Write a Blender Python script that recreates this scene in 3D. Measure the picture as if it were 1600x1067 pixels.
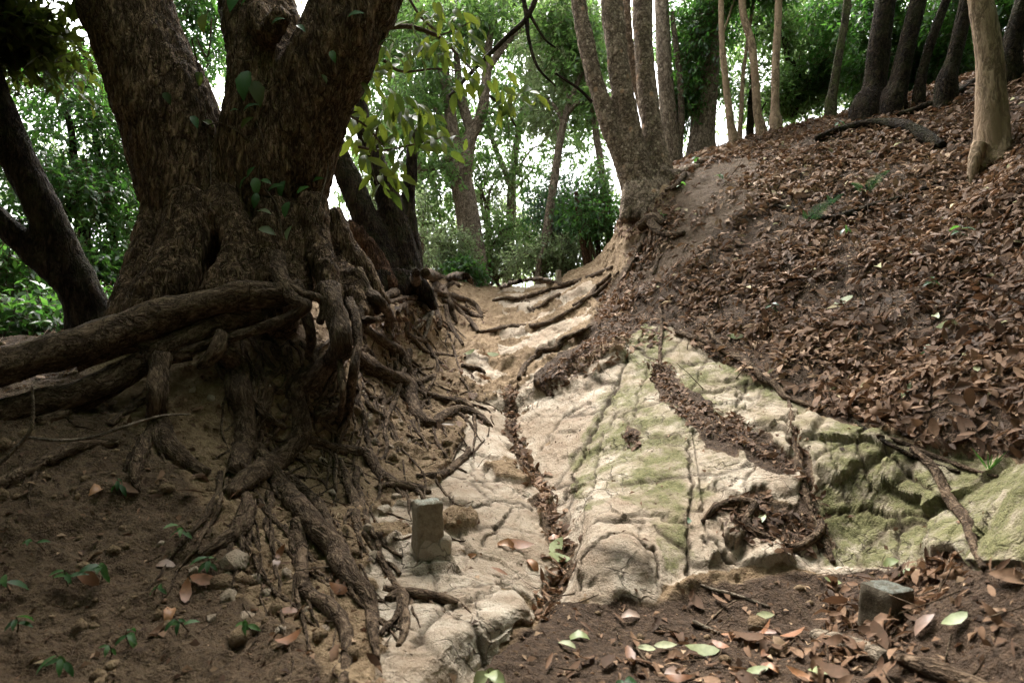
import bpy, math, random
import numpy as np
from mathutils import Vector
from mathutils.bvhtree import BVHTree

for o in list(bpy.data.objects):
    bpy.data.objects.remove(o)
scene = bpy.context.scene
COL = scene.collection
rng = np.random.default_rng(7)
random.seed(7)

# ------------------------------------------------------------------ camera
F = 22.0 / 36.0 * 1600.0
PITCH = math.atan((575 - 533.5) / F)
CZ = 1.2
cam = bpy.data.cameras.new('camera')
cam.lens = 22.0
cam.sensor_width = 36.0
cam.clip_start = 0.05
cam.clip_end = 2000.0
cam.dof.use_dof = True
cam.dof.focus_distance = 4.2
cam.dof.aperture_fstop = 4.5
camo = bpy.data.objects.new('camera', cam)
COL.objects.link(camo)
camo.location = (0, 0, CZ)
camo.rotation_euler = (math.pi / 2 + PITCH, 0, 0)
scene.camera = camo

# ------------------------------------------------------------------ light
SUN_EL, SUN_AZ = 58.0, -14.0          # azimuth measured from +y (ahead), negative = to the left
world = bpy.data.worlds.new('World')
scene.world = world
world.use_nodes = True
wn = world.node_tree
wn.nodes.clear()
sky = wn.nodes.new('ShaderNodeTexSky')
sky.sky_type = 'NISHITA'
sky.sun_disc = False
sky.sun_elevation = math.radians(SUN_EL)
sky.sun_rotation = math.radians(SUN_AZ)
sky.air_density = 1.0
sky.dust_density = 4.0
hs = wn.nodes.new('ShaderNodeHueSaturation')      # thin overcast: the blue is washed out
hs.inputs['Saturation'].default_value = 0.05
bg = wn.nodes.new('ShaderNodeBackground')
bg.inputs['Strength'].default_value = 0.15
wo = wn.nodes.new('ShaderNodeOutputWorld')
wn.links.new(sky.outputs[0], hs.inputs['Color'])
wn.links.new(hs.outputs[0], bg.inputs['Color'])
wn.links.new(bg.outputs[0], wo.inputs['Surface'])
sl = bpy.data.lights.new('sun', 'SUN')
sl.energy = 1.5
sl.angle = math.radians(24)
sl.color = (1.0, 0.94, 0.86)
so = bpy.data.objects.new('sun', sl)
COL.objects.link(so)
_e, _a = math.radians(SUN_EL), math.radians(SUN_AZ)
_d = Vector((math.sin(_a) * math.cos(_e), math.cos(_a) * math.cos(_e), math.sin(_e)))
so.rotation_euler = _d.to_track_quat('Z', 'Y').to_euler()
so.location = _d * 30
vs = scene.view_settings
vs.view_transform = 'Standard'
vs.look = 'None'
vs.exposure = 2.78
vs.gamma = 1.0
vs.use_curve_mapping = False
scene.render.engine = 'CYCLES'
cy = scene.cycles
cy.use_denoising = True
cy.use_adaptive_sampling = True
cy.adaptive_threshold = 0.02
cy.max_bounces = 7
cy.diffuse_bounces = 4
cy.glossy_bounces = 2
cy.transmission_bounces = 4
cy.transparent_max_bounces = 6
cy.sample_clamp_indirect = 6.0
cy.caustics_reflective = False
cy.caustics_refractive = False

# ------------------------------------------------------------------ helpers
cP, sP = math.cos(PITCH), math.sin(PITCH)

def ray(px, py):
    dx, dz = (px - 800.0) / F, (533.5 - py) / F
    return Vector((dx, cP - sP * dz, sP + cP * dz))

def at(px, py, Y):
    d = ray(px, py)
    t = Y / d.y
    return Vector((d.x * t, Y, CZ + d.z * t))

def to_px(p):
    """world points (n,3) -> pixel x, pixel y, depth"""
    x, y, z = p[..., 0], p[..., 1], p[..., 2] - CZ
    dep = cP * y + sP * z
    up = -sP * y + cP * z
    dd = np.where(dep > 0.05, dep, 0.05)
    return 800 + F * x / dd, 533.5 - F * up / dd, dep

def hash3(i, j, k, s=0):
    h = (i.astype(np.int64) * 374761393 + j.astype(np.int64) * 668265263 + k.astype(np.int64) * 2147483647 + s * 974634533) & 0xFFFFFFFF
    h = ((h ^ (h >> 13)) * 1274126177) & 0xFFFFFFFF
    h = h ^ (h >> 16)
    return h.astype(np.float64) / 4294967295.0

def vnoise(p, s=0):
    """value noise, about -1..1, quintic fade"""
    f = np.floor(p)
    i = f.astype(np.int64)
    t = p - f
    t = t * t * t * (t * (t * 6 - 15) + 10)
    r = 0
    for a in (0, 1):
        wa = t[:, 0] if a else 1 - t[:, 0]
        for b in (0, 1):
            wb = t[:, 1] if b else 1 - t[:, 1]
            for c in (0, 1):
                wc = t[:, 2] if c else 1 - t[:, 2]
                r = r + wa * wb * wc * hash3(i[:, 0] + a, i[:, 1] + b, i[:, 2] + c, s)
    return r * 2 - 1

ROT = np.array([[0.36, 0.48, -0.8], [-0.8, 0.6, 0.0], [0.48, 0.64, 0.6]])

def fbm(p, freq, oct=4, gain=0.5, s=0):
    q = p * freq
    a, r, tot = 1.0, 0, 0
    for o in range(oct):
        r = r + a * vnoise(q, s + o)
        tot += a
        a *= gain
        q = q @ ROT.T * 2.03
    return r / tot

def ridged(p, freq, oct=3, s=0):
    q = p * freq
    a, r, tot = 1.0, 0, 0
    for o in range(oct):
        r = r + a * (1 - 2 * np.abs(vnoise(q, s + o)))
        tot += a
        a *= 0.5
        q = q @ ROT.T * 2.03
    return r / tot

def sstep(a, b, x):
    t = np.clip((x - a) / (b - a), 0, 1)
    return t * t * (3 - 2 * t)

def pchip(x, y, xi):
    """monotone cubic through (x, y[k,...]) at xi"""
    x = np.asarray(x, float)
    y = np.asarray(y, float)
    h = np.diff(x)
    sh = (-1,) + (1,) * (y.ndim - 1)
    hh = h.reshape(sh)
    d = np.diff(y, axis=0) / hh
    m = np.zeros_like(y)
    w1 = 2 * hh[1:] + hh[:-1]
    w2 = hh[1:] + 2 * hh[:-1]
    ok = d[1:] * d[:-1] > 0
    with np.errstate(divide='ignore', invalid='ignore'):
        hm = (w1 + w2) / (w1 / np.where(ok, d[:-1], 1) + w2 / np.where(ok, d[1:], 1))
    m[1:-1] = np.where(ok, hm, 0)
    m[0], m[-1] = d[0], d[-1]
    k = np.clip(np.searchsorted(x, xi, side='right') - 1, 0, len(x) - 2)
    t = ((xi - x[k]) / h[k]).reshape(sh)
    hk = h[k].reshape(sh)
    t2, t3 = t * t, t * t * t
    return y[k] * (2 * t3 - 3 * t2 + 1) + m[k] * hk * (t3 - 2 * t2 + t) + y[k + 1] * (3 * t2 - 2 * t3) + m[k + 1] * hk * (t3 - t2)

def inpoly(poly, x, y):
    n = len(poly)
    r = np.zeros(x.shape, bool)
    j = n - 1
    for i in range(n):
        xi, yi = poly[i]
        xj, yj = poly[j]
        c = ((yi > y) != (yj > y)) & (x < (xj - xi) * (y - yi) / ((yj - yi) + 1e-9) + xi)
        r ^= c
        j = i
    return r

def polydist(pts, x, y, n=1):
    """distance in the plane from (x,y) to an open polyline"""
    best = np.full(x.shape, 1e9)
    for (ax, ay), (bx, by) in zip(pts[:-1], pts[1:]):
        vx, vy = bx - ax, by - ay
        t = np.clip(((x - ax) * vx + (y - ay) * vy) / (vx * vx + vy * vy + 1e-9), 0, 1)
        best = np.minimum(best, np.hypot(x - ax - t * vx, y - ay - t * vy))
    return best

def mesh_from(name, v, f, smooth=True):
    """v (n,3); f (m,3|4) int array -> mesh, fast"""
    me = bpy.data.meshes.new(name)
    v = np.ascontiguousarray(v, dtype=np.float32)
    f = np.ascontiguousarray(f, dtype=np.int32)
    k = f.shape[1]
    me.vertices.add(len(v))
    me.vertices.foreach_set('co', v.ravel())
    me.loops.add(f.size)
    me.loops.foreach_set('vertex_index', f.ravel())
    me.polygons.add(len(f))
    me.polygons.foreach_set('loop_start', np.arange(0, f.size, k, dtype=np.int32))
    me.update(calc_edges=True)
    if smooth:
        me.polygons.foreach_set('use_smooth', np.ones(len(f), bool))
    return me

def attr(me, name, data, typ):
    a = me.attributes.new(name, typ, 'POINT')
    d = np.ascontiguousarray(data, dtype=np.float32).ravel()
    a.data.foreach_set({'FLOAT': 'value', 'FLOAT_VECTOR': 'vector', 'FLOAT_COLOR': 'color'}[typ], d)

def put(name, me, mat, parent=None, **kw):
    o = bpy.data.objects.new(name, me)
    COL.objects.link(o)
    if me is not None and mat is not None and not me.materials:
        me.materials.append(mat)
    if parent is not None:
        o.parent = parent
    for k, val in kw.items():
        o[k] = val
    return o

def empty(name, label, cat, group=None, loc=(0, 0, 0)):
    """an Empty at a thing's base; its parts' meshes keep world coordinates through the inverse matrix"""
    o = bpy.data.objects.new(name, None)
    COL.objects.link(o)
    o.empty_display_size = 0.1
    o['label'] = label
    o['category'] = cat
    if group:
        o['group'] = group
    return o

# ------------------------------------------------------------------ node helpers
class NT:
    def __init__(self, name):
        self.m = bpy.data.materials.new(name)
        self.m.use_nodes = True
        self.t = self.m.node_tree
        self.t.nodes.clear()
    def n(self, typ, **kw):
        nd = self.t.nodes.new(typ)
        for k, v in kw.items():
            if k.startswith('i_'):
                key = k[2:]
                key = int(key) if key.isdigit() else key.replace('_', ' ')
                self.set(nd.inputs[key], v)
            else:
                setattr(nd, k, v)
        return nd
    def set(self, sock, v):
        if isinstance(v, bpy.types.NodeSocket):
            self.t.links.new(v, sock)
        else:
            sock.default_value = v
    def math(self, op, a, b=0.5, clamp=False):
        nd = self.n('ShaderNodeMath', operation=op, use_clamp=clamp)
        self.set(nd.inputs[0], a)
        self.set(nd.inputs[1], b)
        return nd.outputs[0]
    def mix(self, fac, a, b, blend='MIX'):
        nd = self.n('ShaderNodeMix', data_type='RGBA', blend_type=blend)
        self.set(nd.inputs[0], fac)
        for s, v in ((nd.inputs[6], a), (nd.inputs[7], b)):
            if isinstance(v, tuple) and len(v) == 3:
                v = v + (1,)
            self.set(s, v)
        return nd.outputs[2]
    def ramp(self, fac, stops):
        nd = self.n('ShaderNodeValToRGB')
        cr = nd.color_ramp
        while len(cr.elements) < len(stops):
            cr.elements.new(0.5)
        for e, (p, c) in zip(cr.elements, stops):
            e.position = p
            e.color = (c, c, c, 1) if not isinstance(c, tuple) else c + (1,)
        self.set(nd.inputs[0], fac)
        return nd.outputs[0]
    def noise(self, vec, scale, detail=4, rough=0.55, dist=0.0):
        nd = self.n('ShaderNodeTexNoise')
        if vec is not None:
            self.t.links.new(vec, nd.inputs['Vector'])
        nd.inputs['Scale'].default_value = scale
        nd.inputs['Detail'].default_value = detail
        nd.inputs['Roughness'].default_value = rough
        nd.inputs['Distortion'].default_value = dist
        return nd.outputs[0]
    def voro(self, vec, scale, feature='F1', rnd=1.0):
        nd = self.n('ShaderNodeTexVoronoi', feature=feature)
        if vec is not None:
            self.t.links.new(vec, nd.inputs['Vector'])
        nd.inputs['Scale'].default_value = scale
        nd.inputs['Randomness'].default_value = rnd
        return nd.outputs['Distance']
    def attrib(self, name):
        return self.n('ShaderNodeAttribute', attribute_name=name)
    def bump(self, h, strength=0.5, dist=0.01, normal=None):
        nd = self.n('ShaderNodeBump')
        nd.inputs['Strength'].default_value = strength
        nd.inputs['Distance'].default_value = dist
        self.set(nd.inputs['Height'], h)
        if normal is not None:
            self.set(nd.inputs['Normal'], normal)
        return nd.outputs[0]
    def out(self, color, rough=0.9, normal=None, spec=0.3, translucent=None, tfac=0.0):
        p = self.n('ShaderNodeBsdfPrincipled')
        self.set(p.inputs['Base Color'], color if not isinstance(color, tuple) else color + (1,))
        self.set(p.inputs['Roughness'], rough)
        p.inputs['Specular IOR Level'].default_value = spec
        if normal is not None:
            self.set(p.inputs['Normal'], normal)
        sh = p.outputs[0]
        if translucent is not None:
            tr = self.n('ShaderNodeBsdfTranslucent')
            self.set(tr.inputs['Color'], translucent)
            mx = self.n('ShaderNodeMixShader')
            mx.inputs[0].default_value = tfac
            self.t.links.new(sh, mx.inputs[1])
            self.t.links.new(tr.outputs[0], mx.inputs[2])
            sh = mx.outputs[0]
        o = self.n('ShaderNodeOutputMaterial')
        self.t.links.new(sh, o.inputs['Surface'])
        return self.m

def make_terrain_mat():
    T = NT('earth and rock')
    pos = T.n('ShaderNodeNewGeometry').outputs['Position']
    m = T.attrib('msk')
    sep = T.n('ShaderNodeSeparateColor')
    T.t.links.new(m.outputs['Color'], sep.inputs[0])
    rock, moss, duff = sep.outputs[0], sep.outputs[1], sep.outputs[2]
    crack = m.outputs['Alpha']
    n1 = T.noise(pos, 2.3, 6, 0.6)
    n2 = T.noise(pos, 11, 6, 0.65)
    n3 = T.noise(pos, 55, 5, 0.7)
    n4 = T.noise(pos, 190, 3, 0.7)
    vor = T.voro(pos, 26)
    grit = T.voro(pos, 120)
    # clay of the bank
    clay = T.mix(T.ramp(n2, [(0.32, 0.0), (0.68, 1.0)]), (0.160, 0.103, 0.057), (0.330, 0.237, 0.142))
    clay = T.mix(T.ramp(vor, [(0.0, 0.55), (0.35, 0.0)]), clay, (0.41, 0.305, 0.18))
    clay = T.mix(T.ramp(n3, [(0.35, 0.7), (0.6, 0.0)]), clay, (0.100, 0.062, 0.034))
    # dark humus
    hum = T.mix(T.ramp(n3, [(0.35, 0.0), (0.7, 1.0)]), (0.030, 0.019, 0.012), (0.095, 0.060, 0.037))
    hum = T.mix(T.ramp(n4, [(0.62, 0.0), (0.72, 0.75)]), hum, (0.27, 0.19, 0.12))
    # sandstone
    rk = T.mix(T.ramp(n1, [(0.35, 0.0), (0.65, 1.0)]), (0.315, 0.245, 0.175), (0.525, 0.455, 0.365))
    rk = T.mix(T.ramp(n2, [(0.40, 0.0), (0.64, 0.8)]), rk, (0.275, 0.200, 0.138))
    rk = T.mix(T.ramp(n3, [(0.60, 0.0), (0.74, 0.55)]), rk, (0.58, 0.50, 0.385))
    rk = T.mix(T.ramp(n4, [(0.30, 0.5), (0.45, 0.0)]), rk, (0.17, 0.125, 0.08))
    ms = T.mix(T.ramp(n3, [(0.35, 0.0), (0.62, 1.0)]), (0.062, 0.068, 0.020), (0.190, 0.182, 0.080))
    fis = T.n('ShaderNodeVectorMath', operation='ADD')
    nw = T.n('ShaderNodeTexNoise')
    T.t.links.new(pos, nw.inputs['Vector'])
    nw.inputs['Scale'].default_value = 3.5
    nw.inputs['Detail'].default_value = 5
    nsc = T.n('ShaderNodeVectorMath', operation='SCALE')
    T.t.links.new(nw.outputs['Color'], nsc.inputs[0])
    nsc.inputs['Scale'].default_value = 0.45
    T.t.links.new(pos, fis.inputs[0])
    T.t.links.new(nsc.outputs[0], fis.inputs[1])
    fz = T.voro(fis.outputs[0], 5.5, 'DISTANCE_TO_EDGE')
    fline = T.math('MULTIPLY', T.ramp(fz, [(0.0, 1.0), (0.022, 0.0)]), T.ramp(n1, [(0.42, 0.0), (0.56, 1.0)]))
    mfac = T.math('MULTIPLY', T.math('POWER', moss, 0.6), T.ramp(T.math('ADD', T.math('ADD', T.math('MULTIPLY', n2, 0.75), T.math('MULTIPLY', n3, 0.35)), T.math('MULTIPLY', moss, 0.22)), [(0.60, 0.04), (0.80, 0.92)]))
    rk = T.mix(mfac, rk, ms)
    rk = T.mix(T.math('MULTIPLY', T.math('MAXIMUM', crack, T.math('MULTIPLY', fline, 0.75)), 0.9), rk, (0.060, 0.042, 0.026))
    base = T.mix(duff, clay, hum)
    edge = T.ramp(T.math('ADD', rock, T.math('MULTIPLY', T.math('SUBTRACT', n3, 0.5), 0.9)), [(0.40, 0.0), (0.62, 1.0)])
    base = T.mix(edge, base, rk)
    h = T.math('ADD', T.math('MULTIPLY', n2, 1.2), T.math('MULTIPLY', n3, 0.7))
    h = T.math('ADD', h, T.math('MULTIPLY', n4, 0.48))
    h = T.math('ADD', h, T.math('MULTIPLY', grit, T.math('SUBTRACT', 0.30, T.math('MULTIPLY', rock, 0.16))))
    h = T.math('SUBTRACT', h, T.math('MULTIPLY', T.math('MULTIPLY', fline, rock), 0.6))
    nm = T.bump(h, 0.9, 0.024)
    return T.out(base, 0.92, nm, 0.18)

def make_bark(name, dark, mid, light, sc=1.0, strength=1.0, spots=None, patch=None, moss=0.0):
    T = NT(name)
    bk = T.attrib('bk').outputs['Vector']
    pos = T.n('ShaderNodeNewGeometry').outputs['Position']
    a = T.noise(bk, 9 * sc, 5, 0.65, 0.4)
    wv = T.n('ShaderNodeVectorMath', operation='ADD')
    T.t.links.new(bk, wv.inputs[0])
    wn_ = T.n('ShaderNodeTexNoise')
    T.t.links.new(bk, wn_.inputs['Vector'])
    wn_.inputs['Scale'].default_value = 22 * sc
    wn_.inputs['Detail'].default_value = 3
    sc_ = T.n('ShaderNodeVectorMath', operation='SCALE')
    T.t.links.new(wn_.outputs['Color'], sc_.inputs[0])
    sc_.inputs['Scale'].default_value = 0.07 / sc
    T.t.links.new(sc_.outputs[0], wv.inputs[1])
    b = T.noise(wv.outputs[0], 34 * sc, 3, 0.6)
    b = T.math('ABSOLUTE', T.math('SUBTRACT', b, 0.5))
    c = T.noise(bk, 60 * sc, 4, 0.7)
    pl = T.voro(wv.outputs[0], 26 * sc)
    b2 = T.math('ABSOLUTE', T.math('SUBTRACT', T.noise(wv.outputs[0], 15 * sc, 4, 0.55), 0.5))
    d = T.noise(pos, 3.0, 4, 0.6)
    col = T.mix(T.ramp(a, [(0.3, 0.0), (0.7, 1.0)]), dark, mid)
    col = T.mix(T.ramp(c, [(0.48, 0.0), (0.72, 0.9)]), col, light)
    col = T.mix(T.ramp(b, [(0.0, 0.8), (0.055, 0.0)]), col, tuple(x * 0.45 for x in dark))
    col = T.mix(T.ramp(b2, [(0.0, 0.85), (0.05, 0.0)]), col, tuple(x * 0.4 for x in dark))
    if spots:
        s = T.voro(bk, 9 * sc)
        col = T.mix(T.ramp(s, [(0.10, 0.9), (0.20, 0.0)]), col, spots)
        s2 = T.voro(bk, 23 * sc)
        col = T.mix(T.ramp(s2, [(0.14, 0.8), (0.24, 0.0)]), col, light)
    if patch:
        col = T.mix(T.ramp(d, [(0.50, 0.0), (0.64, 0.85)]), col, patch)
    if moss:
        e = T.noise(pos, 7.0, 5, 0.7)
        col = T.mix(T.math('MULTIPLY', T.ramp(e, [(0.46, 0.0), (0.62, 1.0)]), moss), col, (0.075, 0.085, 0.030))
    h = T.math('ADD', T.math('MULTIPLY', a, 0.9), T.math('MULTIPLY', T.ramp(b, [(0.0, 0.0), (0.10, 1.0)]), 0.55))
    h = T.math('ADD', h, T.math('MULTIPLY', c, 0.4))
    h = T.math('SUBTRACT', h, T.math('MULTIPLY', pl, 0.5))
    h = T.math('ADD', h, T.math('MULTIPLY', T.ramp(b2, [(0.0, 0.0), (0.07, 1.0)]), 1.0))
    return T.out(col, 0.9, T.bump(h, strength, 0.02), 0.07)

def make_leaf(name, stops, trans, tfac=0.45, rough=0.4, spec=0.5):
    T = NT(name)
    r = T.attrib('rnd').outputs['Fac']
    pos = T.n('ShaderNodeNewGeometry').outputs['Position']
    col = T.ramp(r, stops)
    n = T.noise(pos, 90, 2, 0.5)
    col = T.mix(T.ramp(n, [(0.3, 0.35), (0.7, 0.0)]), col, (0.01, 0.012, 0.004), 'MIX')
    if tfac > 0:
        tc = T.mix(r, trans[0], trans[1])
        return T.out(col, rough, None, spec, tc, tfac)
    return T.out(col, rough, None, spec)

M = {}
M['earth'] = make_terrain_mat()
M['bark_big'] = make_bark('dark fissured bark', (0.058, 0.036, 0.021), (0.165, 0.107, 0.065), (0.330, 0.228, 0.148), 1.0, 1.0)
M['root'] = make_bark('weathered root bark', (0.050, 0.033, 0.021), (0.118, 0.080, 0.052), (0.235, 0.172, 0.118), 1.0, 0.6)
M['root_pale'] = make_bark('pale weathered root', (0.120, 0.095, 0.070), (0.215, 0.172, 0.126), (0.33, 0.275, 0.21), 1.6, 0.6)
M['bark_spot'] = make_bark('grey brown flaking bark', (0.135, 0.097, 0.068), (0.265, 0.200, 0.145), (0.42, 0.335, 0.25), 0.8, 0.8, spots=(0.36, 0.225, 0.145))
M['bark_pale'] = make_bark('pale fissured bark', (0.140, 0.105, 0.074), (0.265, 0.208, 0.155), (0.42, 0.35, 0.275), 1.0, 0.9)
M['bark_smooth'] = make_bark('smooth tan bark', (0.215, 0.150, 0.098), (0.300, 0.215, 0.145), (0.37, 0.28, 0.20), 0.7, 0.30, patch=(0.215, 0.150, 0.100))
M['bark_dark'] = make_bark('dark brown bark', (0.014, 0.009, 0.006), (0.038, 0.025, 0.016), (0.078, 0.054, 0.036), 1.0, 0.9, moss=0.2)
M['bark_moss'] = make_bark('mossy bark', (0.050, 0.040, 0.028), (0.105, 0.085, 0.055), (0.170, 0.140, 0.095), 1.0, 0.8, moss=0.9)
M['bark_red'] = make_bark('rotten red brown wood', (0.050, 0.026, 0.015), (0.110, 0.058, 0.032), (0.22, 0.125, 0.07), 1.4, 0.9)
M['twig'] = make_bark('twig bark', (0.075, 0.052, 0.034), (0.145, 0.104, 0.070), (0.22, 0.165, 0.118), 2.0, 0.4)
M['leaf_dark'] = make_leaf('dark evergreen leaf', [(0.0, (0.016, 0.042, 0.016)), (0.5, (0.030, 0.080, 0.026)), (1.0, (0.062, 0.120, 0.036))],
                           ((0.06, 0.20, 0.03, 1), (0.16, 0.36, 0.05, 1)), 0.42)
M['leaf_blue'] = make_leaf('bluish evergreen leaf', [(0.0, (0.020, 0.052, 0.030)), (0.6, (0.036, 0.090, 0.046)), (1.0, (0.085, 0.145, 0.075))],
                           ((0.07, 0.20, 0.06, 1), (0.15, 0.32, 0.09, 1)), 0.36, 0.32, 0.6)
M['leaf_light'] = make_leaf('light green leaf', [(0.0, (0.050, 0.085, 0.034)), (0.6, (0.095, 0.135, 0.060)), (1.0, (0.165, 0.190, 0.095))],
                            ((0.25, 0.37, 0.13, 1), (0.46, 0.55, 0.27, 1)), 0.50)
M['leaf_mid'] = make_leaf('mid green leaf', [(0.0, (0.026, 0.062, 0.018)), (0.6, (0.055, 0.110, 0.030)), (1.0, (0.100, 0.155, 0.050))],
                          ((0.13, 0.30, 0.06, 1), (0.30, 0.46, 0.12, 1)), 0.45)
M['leaf_olive'] = make_leaf('olive hanging leaf', [(0.0, (0.022, 0.040, 0.010)), (0.6, (0.045, 0.062, 0.014)), (1.0, (0.085, 0.100, 0.022))],
                            ((0.07, 0.11, 0.015, 1), (0.17, 0.21, 0.025, 1)), 0.28, 0.6, 0.12)
BROWN = [(0.0, (0.030, 0.016, 0.010)), (0.25, (0.074, 0.039, 0.022)), (0.52, (0.142, 0.078, 0.044)), (0.78, (0.232, 0.139, 0.083)), (0.93, (0.37, 0.255, 0.162)), (1.0, (0.31, 0.29, 0.15))]
M['litter'] = make_leaf('dry brown leaf', BROWN, ((0.22, 0.10, 0.05, 1), (0.36, 0.22, 0.12, 1)), 0.10, 0.75, 0.17)
M['leaf_orange'] = make_leaf('rusty dry leaf', [(0.0, (0.17, 0.070, 0.030)), (0.5, (0.27, 0.115, 0.050)), (1.0, (0.37, 0.185, 0.085))], ((0.3, 0.13, 0.05, 1), (0.4, 0.2, 0.1, 1)), 0.14, 0.5, 0.4)
M['leaf_fallen_green'] = make_leaf('pale green fallen leaf', [(0.0, (0.16, 0.20, 0.075)), (0.5, (0.25, 0.285, 0.125)), (1.0, (0.36, 0.37, 0.20))], ((0.25, 0.32, 0.1, 1), (0.4, 0.42, 0.18, 1)), 0.15, 0.5, 0.4)
M['leaf_pink'] = make_leaf('pale pinkish dry leaf', [(0.0, (0.26, 0.165, 0.125)), (0.5, (0.35, 0.24, 0.185)), (1.0, (0.46, 0.36, 0.28))], ((0.3, 0.2, 0.15, 1), (0.4, 0.3, 0.2, 1)), 0.12, 0.5, 0.4)
M['seedling'] = make_leaf('seedling leaf', [(0.0, (0.018, 0.056, 0.015)), (0.6, (0.034, 0.088, 0.022)), (1.0, (0.070, 0.140, 0.036))], ((0.05, 0.2, 0.03, 1), (0.10, 0.3, 0.05, 1)), 0.25, 0.5, 0.25)
M['fern'] = make_leaf('fern green', [(0.0, (0.030, 0.080, 0.040)), (0.6, (0.055, 0.125, 0.060)), (1.0, (0.09, 0.17, 0.08))], ((0.1, 0.26, 0.08, 1), (0.16, 0.36, 0.1, 1)), 0.3, 0.5, 0.3)

# ------------------------------------------------------------------ terrain
# cross sections of the gully at increasing distance; 14 points each, left hill -> right hill
ROWS = [
 (1.5, [(-900,860),(-500,900),(-200,960),(0,1005),(270,1040),(690,1000),(745,1064),(900,1066),(1200,1066),(1400,1030),(1520,940),(1600,845),(1900,560),(2600,200)]),
 (1.8, [(-800,660),(-450,720),(-100,800),(150,885),(390,925),(815,936),(850,985),(1000,985),(1200,980),(1400,940),(1530,855),(1600,790),(1850,520),(2400,150)]),
 (1.98, [(-700,590),(-370,650),(-60,720),(175,800),(415,862),(770,912),(850,945),(940,925),(1120,930),(1340,905),(1500,815),(1600,735),(1825,475),(2350,120)]),
 (2.12, [(-600,560),(-300,600),(-20,660),(200,735),(435,812),(720,872),(862,915),(950,845),(1090,868),(1310,868),(1480,775),(1600,685),(1800,430),(2300,100)]),
 (2.5, [(-400,620),(-150,620),(90,620),(300,655),(500,768),(740,800),(872,828),(930,785),(1080,752),(1330,700),(1460,620),(1600,540),(1850,300),(2300,20)]),
 (3.0, [(-300,600),(0,570),(235,520),(478,552),(565,705),(730,735),(862,758),(900,738),(1050,660),(1240,635),(1380,555),(1560,450),(1750,260),(2200,0)]),
 (3.5, [(-250,570),(50,540),(330,476),(500,512),(620,655),(725,672),(826,692),(880,668),(1020,600),(1160,575),(1330,475),(1530,350),(1700,180),(2100,-50)]),
 (4.2, [(-200,545),(100,510),(400,458),(592,484),(652,592),(705,604),(782,628),(850,602),(975,535),(1055,515),(1270,385),(1540,252),(1700,100),(2050,-60)]),
 (5.0, [(-150,525),(150,490),(480,452),(632,470),(688,548),(722,560),(782,570),(860,542),(950,500),(998,452),(1150,318),(1450,196),(1650,80),(1950,-20)]),
 (6.0, [(-100,515),(200,478),(520,447),(655,452),(712,510),(745,520),(802,522),(870,500),(940,460),(964,390),(1020,300),(1330,186),(1600,92),(1850,10)]),
 (7.0, [(-50,505),(250,470),(560,442),(662,442),(735,480),(765,489),(806,488),(870,470),(930,435),(955,382),(1018,284),(1230,205),(1500,145),(1800,60)]),
 (8.5, [(0,500),(300,468),(600,440),(690,440),(755,460),(780,462),(816,462),(870,450),(915,424),(955,385),(1056,300),(1220,218),(1450,165),(1700,110)]),
 (10.0, [(0,500),(300,468),(600,448),(720,450),(765,454),(790,454),(820,454),(870,445),(910,425),(950,400),(1060,325),(1220,255),(1450,215),(1700,180)]),
 (13.0, [(0,470),(300,475),(600,480),(720,482),(765,484),(790,484),(820,484),(870,480),(910,470),(950,455),(1060,410),(1220,360),(1450,320),(1700,290)]),
]
Ys, XZ = [], []
near = [(-3.2,-.45),(-2.3,-.52),(-1.6,-.6),(-1.1,-.68),(-.8,-.74),(-.35,-.76),(-.2,-.79),(.1,-.79),(.5,-.79),(.85,-.74),(1.25,-.5),(1.7,-.2),(2.6,.5),(4.2,1.3)]
for Y, dz in ((-6.0, -0.5), (-2.0, -0.25), (0.6, 0.0)):
    Ys.append(Y)
    XZ.append([(x, z + dz) for x, z in near])
for Y, pts in ROWS:
    Ys.append(Y)
    XZ.append([(at(px, py, Y).x, at(px, py, Y).z - CZ) for px, py in pts])
Ys += [20.0, 34.0]
XZ.append([(x, z) for x, z in zip(np.linspace(-26, 26, 14), [-2.2,-1.6,-1.0,-.8,-.6,-.5,-.5,-.3,0,.4,1.0,1.6,2.2,2.6])])
XZ.append([(x, z) for x, z in zip(np.linspace(-60, 60, 14), [-7,-6,-5,-4.5,-4.4,-4.3,-4.2,-4,-3.6,-3,-2.4,-1.8,-1.2,-1])])
XZ = np.array(XZ)
SEG = [10, 22, 50, 76, 104, 62, 72, 124, 128, 80, 76, 42, 16]
cu = np.concatenate([np.linspace(i, i + 1, n, endpoint=False) for i, n in enumerate(SEG)] + [[13.0]])
yv = np.concatenate([np.linspace(-6, 0.6, 14, endpoint=False), np.linspace(0.6, 1.25, 26, endpoint=False),
                     np.exp(np.linspace(math.log(1.25), math.log(10.5), 560, endpoint=False)),
                     np.exp(np.linspace(math.log(10.5), math.log(34.0), 40))])
rows = pchip(np.array(Ys), XZ, yv)                                   # (R,14,2)
g = pchip(np.arange(14.0), rows.transpose(1, 0, 2), cu)              # (C,R,2)
g = g.transpose(1, 0, 2)
R_, C_ = g.shape[:2]
P = np.zeros((R_, C_, 3))
P[..., 0] = g[..., 0]
P[..., 1] = yv[:, None]
P[..., 2] = g[..., 1] + CZ

def grid_normals(P):
    du = np.zeros_like(P)
    dv = np.zeros_like(P)
    du[:, 1:-1] = P[:, 2:] - P[:, :-2]
    du[:, 0], du[:, -1] = P[:, 1] - P[:, 0], P[:, -1] - P[:, -2]
    dv[1:-1] = P[2:] - P[:-2]
    dv[0], dv[-1] = P[1] - P[0], P[-1] - P[-2]
    n = np.cross(du, dv)
    return n / (np.linalg.norm(n, axis=-1, keepdims=True) + 1e-12)

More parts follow.
